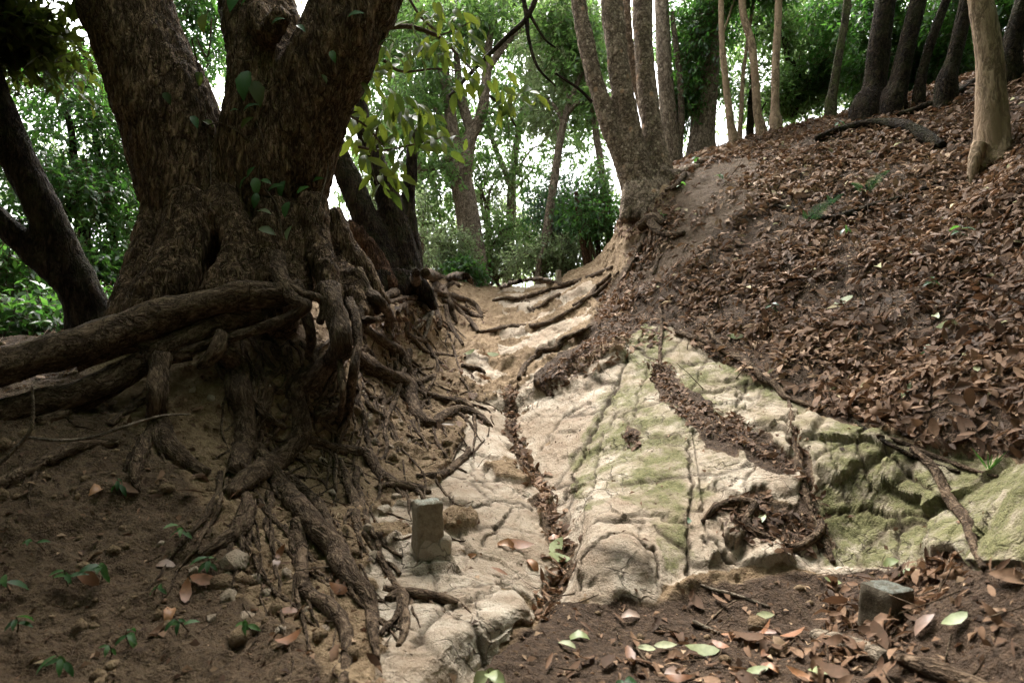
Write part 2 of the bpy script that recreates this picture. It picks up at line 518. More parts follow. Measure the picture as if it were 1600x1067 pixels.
def gblur(a, k):
    for _ in range(k):
        b = np.pad(a, 1, mode='edge')
        a = (b[:-2, 1:-1] + b[2:, 1:-1] + b[1:-1, :-2] + b[1:-1, 2:] + 2 * b[1:-1, 1:-1]) / 6.0
    return a

flat = P.reshape(-1, 3)
GX, GY, GD = to_px(flat)
jx = fbm(flat, 6.0, 3, s=50) * 46 / np.maximum(GD, 1.2) * 1.6
jy = fbm(flat, 6.0, 3, s=60) * 34 / np.maximum(GD, 1.2) * 1.6
MX, MY = GX + jx, GY + jy
INF = (GD > 1.0) & (flat[:, 1] < 10.5)
OUTCROP = [(1000,505),(1045,512),(1120,560),(1200,608),(1260,640),(1350,682),(1450,700),(1540,718),(1680,740),(1680,885),(1500,880),(1400,888),(1300,890),(1200,885),(1045,905),(1035,930),(900,945),(858,930),(852,880),(880,820),(850,790),(800,720),(785,660),(830,610),(900,560),(960,520)]
PATHR = [(700,735),(735,660),(690,610),(730,565),(775,560),(790,505),(770,462),(800,446),(880,448),(938,446),(925,500),(895,555),(840,612),(790,660),(800,720),(850,790),(880,820),(855,930),(745,1062),(640,1100),(560,1085),(590,960),(560,900),(585,810),(650,790)]
DEBRIS = [[(1012,572),(1045,568),(1065,600),(1105,640),(1150,650),(1205,690),(1258,745),(1225,740),(1165,708),(1110,690),(1075,665),(1038,640)],
          [(1110,800),(1150,772),(1200,762),(1210,790),(1275,800),(1292,850),(1240,862),(1190,850),(1150,830)],
          [(975,668),(1010,680),(1005,705),(980,700)], [(1225,660),(1250,690),(1275,780),(1300,875),(1270,840),(1245,740)],
          [(838,602),(880,560),(930,525),(985,488),(1008,512),(965,548),(910,584),(858,624)]]
rock = (inpoly(OUTCROP, MX, MY) | inpoly(PATHR, MX, MY)) & INF
for d in DEBRIS:
    rock &= ~inpoly(d, MX, MY)
GROOVE = [(800,612),(796,660),(812,700),(838,745),(862,795),(878,840),(872,900),(850,940)]
gd = polydist(GROOVE, MX, MY) * np.maximum(GD, 1) / F
rock &= ~(INF & (gd < 0.028))
farp = inpoly([(650,440),(980,430),(980,560),(800,640),(690,640)], GX, GY)
rock &= ~(farp & (fbm(flat, 3.2, 3, s=210) > 0.05))
rock &= ~(inpoly([(540,700),(860,640),(870,950),(700,1100),(540,1100)], GX, GY) & (fbm(flat, 4.6, 3, s=214) > 0.26))
CRACKS = [([(1012,512),(985,560),(960,610),(935,665),(905,720),(880,778)], 1.0), ([(1073,690),(1080,760),(1075,895)], 0.9), ([(845,705),(880,652),(925,632)], 0.7), ([(925,765),(935,700),(960,650),(978,640)], 0.6),
 ([(903,925),(913,880),(945,848),(985,842),(1014,862),(1024,905)], 1.0), ([(722,792),(770,786),(845,792)], 0.8), ([(755,846),(778,820),(805,798)], 0.9), ([(705,772),(716,830),(738,872)], 0.7), ([(735,715),(745,750),(772,768)], 0.7),
 ([(1075,815),(1000,805),(960,815)], 0.6), ([(1105,560),(1085,600),(1060,640)], 0.7), ([(1170,600),(1150,640),(1130,690)], 0.8), ([(1335,688),(1350,725),(1358,760)], 0.8), ([(1385,700),(1412,735),(1455,768)], 0.9),
 ([(1275,800),(1340,790),(1400,803),(1450,795)], 0.9), ([(1400,800),(1402,870)], 0.8), ([(1290,690),(1330,800)], 0.5), ([(650,1000),(690,960),(740,930),(800,915)], 0.8), ([(690,965),(680,910),(640,880)], 0.7), ([(1020,560),(990,640),(975,700)], 0.6), ([(1100,840),(1140,870),(1170,885)], 0.8), ([(870,600),(940,590),(1000,560)], 0.5)]
hcrk = np.zeros(len(flat))
kq = np.where(inpoly([(540,400),(1000,400),(1700,640),(1700,1100),(540,1100)], GX, GY) & INF)[0]
kx = GX[kq] + fbm(flat[kq], 16, 3, s=220) * 26 / np.maximum(GD[kq], 1)
ky = GY[kq] + fbm(flat[kq], 16, 3, s=224) * 26 / np.maximum(GD[kq], 1)
for cp_, cs_ in CRACKS:
    hcrk[kq] = np.maximum(hcrk[kq], cs_ * np.exp(-(polydist(cp_, kx, ky) * np.maximum(GD[kq], 1) / F / 0.0060) ** 2))
rockf = gblur(rock.reshape(R_, C_).astype(float), 2)
MOSSY = [(885,735),(930,640),(985,545),(1000,500),(1120,555),(1262,640),(1560,720),(1690,740),(1690,880),(1300,880),(1270,760),(1180,700),(1120,770),(1085,800),(1075,880),(1035,890),(1030,820),(985,790),(960,765),(900,795)]
moss = (inpoly(MOSSY, MX, MY) & INF).astype(float)
moss *= 0.45 + 0.55 * sstep(-0.15, 0.25, fbm(flat, 3.5, 3, s=80))
moss += 0.9 * (INF & inpoly([(1290,660),(1700,720),(1700,880),(1290,880)], MX, MY))
moss += 0.75 * (INF & inpoly([(1000,500),(1045,510),(1040,590),(990,590)], MX, MY))
moss += 0.5 * (INF & inpoly([(895,720),(1060,690),(1075,790),(990,790),(900,790)], MX, MY)) * sstep(-0.1, 0.2, fbm(flat, 7, 2, s=81))
moss += 0.6 * (INF & inpoly([(330,860),(470,860),(460,960),(340,960)], MX, MY)) * sstep(0, 0.2, fbm(flat, 7, 2, s=83))
mossf = gblur(np.clip(moss, 0, 1).reshape(R_, C_), 5)
SLOPE = [(940,470),(985,400),(1040,330),(1060,250),(1400,60),(2400,-300),(2600,1200),(1240,1200),(1300,890),(1300,870),(1700,870),(1700,735),(1540,715),(1450,698),(1260,640),(1120,560),(1000,505),(960,520),(930,520)]
FLOOR = [(745,1062),(860,940),(1030,930),(1300,890),(1700,880),(1700,1300),(600,1300)]
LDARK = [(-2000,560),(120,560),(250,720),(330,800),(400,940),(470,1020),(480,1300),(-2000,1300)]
duff = (inpoly(SLOPE, MX, MY) | inpoly(FLOOR, MX, MY)).astype(float) + 0.75 * inpoly(LDARK, MX, MY)  # left bank: humus, made darker to stand in for the shade there
bare = inpoly([(985,380),(1040,330),(1075,270),(1180,240),(1190,300),(1110,360),(1080,420),(1010,440),(950,470)], MX, MY)
duff = np.where(bare, 0.85, duff)
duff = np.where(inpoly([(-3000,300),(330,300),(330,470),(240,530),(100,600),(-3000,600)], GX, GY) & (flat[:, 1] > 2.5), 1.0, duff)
for d in DEBRIS:
    duff = np.where(inpoly(d, MX, MY), 1.0, duff)
duff = np.where((gd < 0.03) & INF, 0.8, duff)
duff = np.where(INF | (flat[:, 1] < 1.3), duff, 0.9)
duff = np.where(flat[:, 1] < 1.0, 1.0, duff)
dufff = gblur(np.clip(duff, 0, 1).reshape(R_, C_), 4)

# jointed slabs of the sandstone: cells round hand-set seeds
SEEDS = [(830,655),(870,700),(905,620),(960,575),(1005,610),(955,690),(1030,720),(1110,715),(1030,650),(1100,590),(1140,630),(1085,545),(1025,540),(985,520),
 (1190,640),(1205,690),(1005,790),(962,860),(1108,838),(1150,740),(1243,815),(1195,745),(1290,690),(1345,715),(1400,735),(1455,735),(1330,815),(1425,790),(1500,830),(1560,770),
 (1620,800),(1275,865),(1200,868),(1090,770),(905,800),(760,735),(790,770),(820,800),(745,800),(715,770),(830,590),(890,545),(825,555),(775,600),(905,505),(845,500),(905,470),(860,455),
 (755,650),(720,620),(800,530),(610,835),(640,865),(600,870),(700,925),(745,935),(690,965),(775,955),(800,890),(710,850),(810,850),(650,1010),(570,900),(590,985),(715,1000),(630,1060),(780,700),(1060,885),(950,905),(1400,850),(1470,700),(1240,680)]
class Terrain:
    pass
TR = Terrain()
tmp_bvh = BVHTree.FromPolygons(P[14:601:3, ::2].reshape(-1, 3).tolist(),
    [(r * len(cu[::2]) + c, r * len(cu[::2]) + c + 1, (r + 1) * len(cu[::2]) + c + 1, (r + 1) * len(cu[::2]) + c)
     for r in range(len(P[14:601:3]) - 1) for c in range(len(cu[::2]) - 1)])
def cast(bvh, px, py):
    d = ray(px, py).normalized()
    return bvh.ray_cast(Vector((0, 0, CZ)) + d * 0.2, d)
seeds = []
for s in SEEDS:
    h = cast(tmp_bvh, *s)
    seeds.append(tuple(h[0]) if h[0] is not None else tuple(at(s[0], s[1], 2)))
seeds = np.array(seeds)
selr = np.where((rockf.ravel() > 0.02))[0]
fs_ = flat[selr]
wsel = fs_ + np.stack([fbm(fs_, 5, 3, s=90), fbm(fs_, 5, 3, s=93), fbm(fs_, 5, 3, s=96)], 1) * 0.085
def onrock(v):
    z = np.zeros(len(flat))
    z[selr] = v
    return z
cell = np.full(len(flat), -1)
crk = np.zeros(len(flat))
slabd = np.zeros(len(flat))
D = np.linalg.norm((wsel[:, None, :] - seeds[None]).astype(np.float32), axis=2)
o2 = np.argpartition(D, 1, axis=1)[:, :2]
da = np.take_along_axis(D, o2, 1)
sw = da[:, 0] > da[:, 1]
i1 = np.where(sw, o2[:, 1], o2[:, 0])
i2 = np.where(sw, o2[:, 0], o2[:, 1])
d1, d2 = da.min(1), da.max(1)
ed = (d2 ** 2 - d1 ** 2) / (2 * np.linalg.norm(seeds[i1] - seeds[i2], axis=1) + 1e-9)
lo, hi = np.minimum(i1, i2), np.maximum(i1, i2)
pairw = hash3(lo, hi, lo * 0, 5)
blk = inpoly([(1060,540),(1290,640),(1700,720),(1700,890),(1110,880),(1085,700)], GX[selr], GY[selr]) | inpoly([(500,780),(730,780),(730,900),(500,900)], GX[selr], GY[selr])
pairw = np.where(blk, 0.35 + 0.65 * pairw, sstep(0.30, 1.0, pairw))
blk = np.where(blk, 1.0, 0.16)
cell[selr] = i1
depth = np.maximum(GD[selr], 1)
cw = 0.0045 + 0.008 * pairw
crk[selr] = np.exp(-(ed / (cw * (0.6 + 0.25 * depth))) ** 2) * pairw
hrow = hash3(i1, i1 * 0, i1 * 0, 9) - 0.5
slabd[selr] = hrow * 0.055 * blk * sstep(0.0, 0.035, ed)
rel = flat[selr] - seeds[i1]
tilt = np.stack([hash3(i1, i1 * 0 + k, i1 * 0, 11) - 0.5 for k in range(3)], 1)
slabd[selr] += (rel * tilt).sum(1) * 0.12 * blk * sstep(0.0, 0.05, ed)
round_ = np.clip(ed / 0.10, 0, 1)
slabd[selr] += 0.005 * round_ * blk * pairw
# fine secondary joints: thin anisotropic ridges running up the slope
dirq = fs_ @ np.array([[0.80, -0.45, 0.0], [0.45, 0.80, 0.0], [0.0, 0.0, 1.0]]).T
q2 = dirq * np.array([5.5, 1.6, 2.5])
thin = 1 - np.abs(vnoise(q2 + 3.3 * fbm(fs_, 1.7, 2, s=120)[:, None], 121))
thin = onrock(sstep(0.955, 0.995, thin) * sstep(-0.25, 0.2, fbm(fs_, 2.1, 2, s=124)))
rf = rockf.ravel()
Nn = grid_normals(P).reshape(-1, 3)
BLOCKY = (INF & inpoly([(1060,560),(1290,640),(1700,720),(1700,890),(1100,880),(1080,700)], GX, GY)).astype(float)
near_w = np.clip(1.25 - GD / 14.0, 0.35, 1.0)
disp = np.zeros(len(flat))
domed = np.hypot(GX - 966, (GY - 893) * 1.1) * np.maximum(GD, 1) / F
domew = np.exp(-(domed / 0.125) ** 4) * INF
dome = 0.045 * domew
# bedding: the rock breaks off in small sharp steps
bed = (fs_ @ np.array([0.25, 0.35, 1.0])) * 9.0 + 2.4 * fbm(fs_, 1.6, 3, s=180) + 0.9 * fbm(fs_, 6, 3, s=184)
bf = bed - np.floor(bed)
stair = onrock(0.009 * (sstep(0.0, 0.16, bf) - bf) * sstep(-0.2, 0.25, fbm(fs_, 1.9, 2, s=187)))
disp += rf * (slabd - crk * np.where(BLOCKY > 0, 0.018, 0.007) * (1 - domew) - hcrk * 0.019 - thin * 0.002 + stair * 0.6 + dome + onrock(0.014 * fbm(fs_, 2.2, 3, s=130) + 0.004 * ridged(fs_, 14, 3, s=134) + 0.0035 * fbm(fs_, 45, 2, s=137)))
disp += rf * BLOCKY * onrock(0.008 * ridged(fs_, 6.5, 3, s=140))
# fracture facets: small planes tilted against each other
def facets(sel, spacing, tilt_amp, off_amp, seed, warp):
    pts = wq = flat[sel] + np.stack([fbm(flat[sel], 7, 2, s=seed + k) for k in range(3)], 1) * warp
    g0 = np.floor(pts / spacing).astype(np.int64)
    bd = np.full(len(pts), 1e9)
    bs = np.zeros((len(pts), 3))
    bi = np.zeros((len(pts), 3), np.int64)
    for a in (-1, 0, 1):
        for b in (-1, 0, 1):
            for c in (-1, 0, 1):
                gi = g0 + (a, b, c)
                sp = (gi + np.stack([hash3(gi[:, 0], gi[:, 1], gi[:, 2], seed + 31 + k) for k in range(3)], 1)) * spacing
                d = ((pts - sp) ** 2).sum(1)
                m = d < bd
                bd = np.where(m, d, bd)
                bs[m] = sp[m]
                bi[m] = gi[m]
    tl = np.stack([hash3(bi[:, 0], bi[:, 1], bi[:, 2], seed + 41 + k) - 0.5 for k in range(3)], 1)
    return ((pts - bs) * tl).sum(1) * tilt_amp + (hash3(bi[:, 0], bi[:, 1], bi[:, 2], seed + 51) - 0.5) * off_amp
fq = np.where(rf > 0.02)[0]
bw_ = np.where(BLOCKY[fq] > 0, 1.0, 0.36)
fc_ = facets(fq, 0.26, 0.22, 0.015, 400, 0.06) + facets(fq, 0.085, 0.13, 0.003, 460, 0.02)
disp[fq] += rf[fq] * fc_ * bw_ * (1 - domew[fq])
# worn steps in the upper path
stp = flat[:, 1] + 0.30 * fbm(flat, 1.6, 3, s=190) + 0.18 * (flat[:, 0] - 0.1)
sf = (stp / 0.95) - np.floor(stp / 0.95)
cu_all = np.tile(cu, R_)
smask = sstep(3.3, 4.2, flat[:, 1]) * (1 - sstep(9.0, 9.8, flat[:, 1])) * sstep(4.7, 5.3, cu_all) * (1 - sstep(7.6, 8.3, cu_all))
disp += 0.075 * smask * (sstep(0.0, 0.20, sf) - sf)
sq = np.where(smask > 0.01)[0]
disp[sq] += smask[sq] * (0.030 * ridged(flat[sq], 4.5, 3, s=230) + 0.016 * ridged(flat[sq], 13, 3, s=234))
soil = 1 - rf
hum = dufff.ravel()
leftw = 1 - sstep(5.0, 5.6, np.tile(cu, R_))
bankw = soil * np.maximum(1 - hum, leftw * 0.8)
lump = ridged(flat * np.array([1, 1, 0.8]), 5.0, 4, s=150)
disp += bankw * (0.055 * fbm(flat, 2.4, 3, s=155) + 0.030 * lump + 0.013 * ridged(flat, 17, 3, s=158) + 0.006 * fbm(flat, 48, 2, s=160))
disp += soil * hum * (0.06 * fbm(flat, 1.7, 3, s=165) + 0.02 * fbm(flat, 7, 3, s=168) + 0.007 * fbm(flat, 30, 3, s=170))
disp -= (gd < 0.2) * INF * 0.030 * np.exp(-(gd / 0.06) ** 2)
far_w = np.clip((flat[:, 1] - 9) / 10, 0, 1)
disp = disp * (1 - far_w) + far_w * 0.5 * fbm(flat, 0.25, 3, s=175)
Pd = (flat + Nn * disp[:, None]).reshape(R_, C_, 3)
ND = grid_normals(Pd)
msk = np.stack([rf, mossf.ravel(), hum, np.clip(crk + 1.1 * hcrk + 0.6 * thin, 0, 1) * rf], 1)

idx = np.arange(R_ * C_).reshape(R_, C_)
quads = np.stack([idx[:-1, :-1], idx[:-1, 1:], idx[1:, 1:], idx[1:, :-1]], -1).reshape(-1, 4)
fr, fc = np.divmod(np.arange(len(quads)), C_ - 1)
fu, fy = cu[fc], yv[fr]
fcell = cell[quads[:, 0]]
frock = rf[quads].mean(1) > 0.55
fpx, fpy, fdep = GX[quads[:, 0]], GY[quads[:, 0]], GD[quads[:, 0]]
pd_flat = Pd.reshape(-1, 3)
nd_flat = ND.reshape(-1, 3)

def piece(name, sel, parent=None, **kw):
    q = quads[sel]
    if len(q) == 0:
        return None
    u, inv = np.unique(q, return_inverse=True)
    me = mesh_from(name, pd_flat[u], inv.reshape(-1, 4))
    attr(me, 'msk', msk[u], 'FLOAT_COLOR')
    me.normals_split_custom_set_from_vertices(nd_flat[u].tolist())
    return put(name, me, M['earth'], parent, **kw)

used = np.zeros(len(quads), bool)
rock_faces = frock & (fcell >= 0) & (fdep > 1.0) & (fy < 10.4)
out_cells = set(i for i, s in enumerate(SEEDS) if inpoly(OUTCROP, np.array([s[0]]), np.array([s[1]]))[0])
ledge_cells = set(i for i, s in enumerate(SEEDS) if s[1] > 690 and i not in out_cells)
outcrop = empty('rock_outcrop', 'tan sandstone outcrop with green moss sloping up beside the path', 'rock')
ledge = empty('rock_ledge', 'cracked tan rock ledge under the small square stone post', 'rock')
for i in range(len(SEEDS)):
    sel = rock_faces & (fcell == i)
    if sel.sum() < 6:
        continue
    if i in out_cells:
        piece('slab', sel, outcrop)
    elif i in ledge_cells:
        piece('slab', sel, ledge)
    else:
        continue
    used |= sel
pathm = ~used & (fu > 4.6) & (fu < 8.2) & (fy > 2.6) & (fy < 12)
piece('path', pathm, None, kind='structure', label='worn sandy path climbing the gully between the banks')
used |= pathm
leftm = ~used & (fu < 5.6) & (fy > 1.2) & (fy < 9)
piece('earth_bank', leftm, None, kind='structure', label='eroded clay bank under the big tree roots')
used |= leftm
rightm = ~used & (fu > 8.0) & (fy < 12)
piece('hillside', rightm, None, kind='structure', label='steep hillside covered in brown fallen leaves')
used |= rightm
piece('ground', ~used, None, kind='structure', label='dark forest floor at the foot of the path')
fs = 900.0
me = mesh_from('far_ground', np.array([(-fs, 30, -4.5), (fs, 30, -4.5), (fs, fs, -9), (-fs, fs, -9), (-fs, -fs, -6.0), (fs, -fs, -6.0)]), np.array([(0, 1, 2, 3), (4, 5, 1, 0)]))
attr(me, 'msk', np.tile([0, 0, 0.9, 0], (6, 1)), 'FLOAT_COLOR')
put('far_ground', me, M['earth'], None, kind='structure', label='forest floor falling away beyond the crest')

step = 2
sub = Pd[8:605:step, ::step]
rr, cc = sub.shape[:2]
BV = BVHTree.FromPolygons(sub.reshape(-1, 3).tolist(),
    [(r * cc + c, r * cc + c + 1, (r + 1) * cc + c + 1, (r + 1) * cc + c) for r in range(rr - 1) for c in range(cc - 1)])
def hit(px, py, default=3.0):
    h = cast(BV, px, py)
    if h[0] is None:
        return at(px, py, default), Vector((0, -0.5, 0.86))
    n = h[1]
    if n.dot(ray(px, py)) > 0:
        n = -n
    return h[0], n

# ------------------------------------------------------------------ tubes, trunks, roots
def catmull(pts, n):
    p = np.asarray(pts, float)
    if len(p) == 2:
        t = np.linspace(0, 1, n)[:, None]
        return p[0] * (1 - t) + p[1] * t
    q = np.vstack([2 * p[0] - p[1], p, 2 * p[-1] - p[-2]])
    L = np.linalg.norm(np.diff(p[:, :3], axis=0), axis=1)
    s = np.concatenate([[0], np.cumsum(L)])
    t = np.linspace(0, s[-1], n)
    k = np.clip(np.searchsorted(s, t, side='right') - 1, 0, len(p) - 2)
    u = ((t - s[k]) / np.maximum(L[k], 1e-9))[:, None]
    a, b, c, d = q[k], q[k + 1], q[k + 2], q[k + 3]
    return 0.5 * (2 * b + (c - a) * u + (2 * a - 5 * b + 4 * c - d) * u ** 2 + (3 * b - a - 3 * c + d) * u ** 3)

def tube(path, rad, nseg=10, lump=0.12, seed=0, wob=0.0, step=None, flat=1.0, cap=True):
    """bent, tapering, knobbly tube -> verts, quads, bark coordinates"""
    path = np.asarray(path, float)
    rad = np.asarray(rad, float)
    L = np.linalg.norm(np.diff(path, axis=0), axis=1).sum()
    n = max(4, int(L / (step or max(rad.mean() * 0.7, 0.008))))
    n = min(n, 220)
    c = catmull(np.column_stack([path, rad]), n)
    p, r = c[:, :3], np.maximum(c[:, 3], 0.0006)
    if wob:
        w = np.stack([fbm(p * 1.0 + seed * 7.3, 2.2 / max(wob, .2) if False else 3.0, 3, s=seed + k * 11) for k in range(3)], 1)
        env = np.sin(np.linspace(0, math.pi, n))[:, None] ** 0.5
        p = p + w * wob * env
    tan = np.gradient(p, axis=0)
    tan /= np.linalg.norm(tan, axis=1, keepdims=True) + 1e-9
    up = np.array([0.13, -0.97, 0.2])
    nx = np.zeros_like(p)
    v = np.cross(tan[0], up)
    v /= np.linalg.norm(v) + 1e-9
    for i in range(n):
        v = v - tan[i] * v.dot(tan[i])
        v /= np.linalg.norm(v) + 1e-9
        nx[i] = v
    ny = np.cross(tan, nx)
    th = np.linspace(0, 2 * math.pi, nseg, endpoint=False)
    ring = nx[:, None, :] * np.cos(th)[None, :, None] + ny[:, None, :] * np.sin(th)[None, :, None] * flat
    s = np.concatenate([[0], np.cumsum(np.linalg.norm(np.diff(p, axis=0), axis=1))])
    rm = r.mean()
    q = np.stack([np.broadcast_to(np.cos(th), (n, nseg)), np.broadcast_to(np.sin(th), (n, nseg)), np.broadcast_to((s / rm * 0.35)[:, None], (n, nseg))], -1).reshape(-1, 3)
    nz = fbm(q + seed * 3.1, 1.1, 3, s=seed)
    k = 1 + lump * 1.9 * nz.reshape(n, nseg)
    V = p[:, None, :] + ring * (r[:, None] * k)[..., None]
    V = V.reshape(-1, 3)
    id_ = np.arange(n * nseg).reshape(n, nseg)
    nxt = np.roll(id_, -1, axis=1)
    Q = np.stack([id_[:-1], nxt[:-1], nxt[1:], id_[1:]], -1).reshape(-1, 4)
    bk = np.stack([np.cos(th)[None] * r[:, None], np.sin(th)[None] * r[:, None], np.broadcast_to((s * 0.5)[:, None], (n, nseg)) + seed * 1.7], -1).reshape(-1, 3)
    if cap:
        V = np.vstack([V, p[:1], p[-1:]])
        bk = np.vstack([bk, bk[:1], bk[n * nseg - 1:n * nseg]])
        a, b = len(V) - 2, len(V) - 1
        i0, i1 = id_[0], id_[-1]
        m = nseg // 2
        c0 = np.stack([np.full(m, a), i0[(2 * np.arange(m) + 2) % nseg], i0[2 * np.arange(m) + 1], i0[2 * np.arange(m)]], -1)
        c1 = np.stack([np.full(m, b), i1[2 * np.arange(m)], i1[2 * np.arange(m) + 1], i1[(2 * np.arange(m) + 2) % nseg]], -1)
        Q = np.vstack([Q, c0, c1])
    return V, Q, bk

def join(parts):
    v, f, b, k = [], [], [], 0
    for V, Q, B in parts:
        v.append(V)
        f.append(Q + k)
        b.append(B)
        k += len(V)
    return np.vstack(v), np.vstack(f), np.vstack(b)

def tmesh(name, parts):
    v, f, b = join(parts)
    me = mesh_from(name, v, f)
    attr(me, 'bk', b, 'FLOAT_VECTOR')
    return me

def pxpath(pts):
    """[(px,py,Y,width px)] -> points, radii"""
    P3 = [at(a[0], a[1], a[2]) for a in pts]
    return np.array([tuple(p) for p in P3]), np.array([a[3] * 0.5 * a[2] / F for a in pts])

def remesh(name, parts, voxel, amp=0.02, zs=0.3, freq=9, seed=0, mat=None, smooth=3, bkz=0.28):
    """fuse overlapping tubes into one skin, then roughen it"""
    v, f, b = join(parts)
    me = mesh_from(name + '_tmp', v, f)
    o = bpy.data.objects.new(name + '_tmp', me)
    COL.objects.link(o)
    m = o.modifiers.new('r', 'REMESH')
    m.mode = 'VOXEL'
    m.voxel_size = voxel
    sm = o.modifiers.new('s', 'SMOOTH')
    sm.iterations = smooth
    sm.factor = 0.5
    dg = bpy.context.evaluated_depsgraph_get()
    ev = bpy.data.meshes.new_from_object(o.evaluated_get(dg))
    bpy.data.objects.remove(o)
    n = len(ev.vertices)
    co = np.zeros(n * 3)
    ev.vertices.foreach_get('co', co)
    co = co.reshape(-1, 3)
    nr = np.zeros(n * 3)
    ev.vertices.foreach_get('normal', nr)
    nr = nr.reshape(-1, 3)
    q = co * np.array([1, 1, zs])
    dsp = amp * (0.55 * fbm(q, freq * 0.35, 3, s=seed) + 0.8 * ridged(q, freq, 3, s=seed + 5) * 0.6 + 0.35 * ridged(q, freq * 3.1, 2, s=seed + 9))
    co = co + nr * dsp[:, None]
    ev.vertices.foreach_set('co', co.astype(np.float32).ravel())
    ev.polygons.foreach_set('use_smooth', np.ones(len(ev.polygons), bool))
    ev.update()
    attr(ev, 'bk', co * np.array([1, 1, bkz]), 'FLOAT_VECTOR')
    ev.name = name
    ev.materials.clear()
    return ev

# ---- the big tree on the bank
big = empty('big_tree', 'huge dark tree with forked trunk and exposed roots on the clay bank', 'tree')
TP = []
def tp(pts, lump=0.10, seed=0, nseg=20, flat=1.0):
    p, r = pxpath(pts)
    TP.append(tube(p, r, nseg, lump, seed, 0.0, 0.05, flat))
tp([(325,500,3.55,190),(325,440,3.5,190),(318,360,3.46,170),(295,280,3.42,150),(252,150,3.4,140),(196,0,3.4,130),(150,-150,3.4,120),(100,-330,3.5,105)], 0.10, 1)
tp([(395,500,3.55,150),(402,420,3.5,150),(412,330,3.45,150),(425,230,3.42,155),(428,130,3.45,135),(402,20,3.5,110),(385,-120,3.6,100),(370,-300,3.7,90)], 0.10, 2)
tp([(430,480,3.5,110),(438,400,3.46,115),(446,300,3.42,118),(475,180,3.35,120),(530,60,3.3,120),(590,-60,3.3,115),(660,-220,3.3,100)], 0.10, 3)
# buttresses at the foot
tp([(262,280,3.36,50),(246,350,3.24,54),(232,410,3.08,62),(212,465,2.95,66),(185,520,2.85,50)], 0.15, 4)
tp([(345,300,3.16,40),(362,360,3.06,44),(368,410,2.96,52),(358,450,2.88,66),(335,490,2.8,60)], 0.15, 5)
tp([(300,310,3.15,60),(292,370,3.04,74),(275,430,2.94,90),(250,475,2.86,86),(232,510,2.8,70)], 0.15, 6)
tp([(428,320,3.20,44),(420,380,3.10,50),(424,430,3.00,56),(436,480,2.9,50),(440,520,2.82,40)], 0.12, 7)
tp([(488,310,3.2,36),(498,380,3.1,38),(510,430,2.98,36),(522,470,2.9,30)], 0.12, 8)
tp([(455,330,3.2,40),(462,400,3.12,42),(468,450,3.02,36),(474,490,2.95,26)], 0.12, 11)
tp([(505,340,3.4,60),(530,395,3.4,60),(560,440,3.4,56),(590,485,3.4,42)], 0.15, 9)
tp([(520,420,3.3,50),(548,455,3.15,44),(566,500,3.0,34)], 0.15, 12)
tp([(400,20,3.25,40),(420,55,3.18,36),(445,18,3.1,26)], 0.2, 10)
big_trunk = remesh('trunk', TP, 0.016, 0.030, 0.34, 10, 3)
put('trunk', big_trunk, M['bark_big'], big)

ROOTN = [0]
def root(parent, pts, mat='root', name='root', lump=0.14, wob=0.012, embed=0.35, nseg=10, flat=1.0, **kw):
    """pts: (px,py,width px) lies on the ground there, (px,py,width px,Y) hangs free at that distance"""
    ROOTN[0] += 1
    p, r = [], []
    hits = [None if len(a) == 4 else hit(a[0], a[1]) for a in pts]
    last = None
    for i, (a, h) in enumerate(zip(pts, hits)):
        if h is None:
            q = at(a[0], a[1], a[3])
            rr = a[2] * 0.5 * a[3] / F
        else:
            rr = a[2] * 0.5 * h[0].y / F
            q = h[0] + h[1] * rr * (1 - 2 * embed)
        p.append(tuple(q))
        r.append(rr)
    p, r = np.array(p), np.array(r)
    V = [tube(p, r, nseg, lump, 20 + ROOTN[0], wob * (0.5 + r.mean() * 18), max(r.mean() * 0.55, 0.007), flat)]
    return put(name, tmesh(name, V), M[mat], parent, **kw)

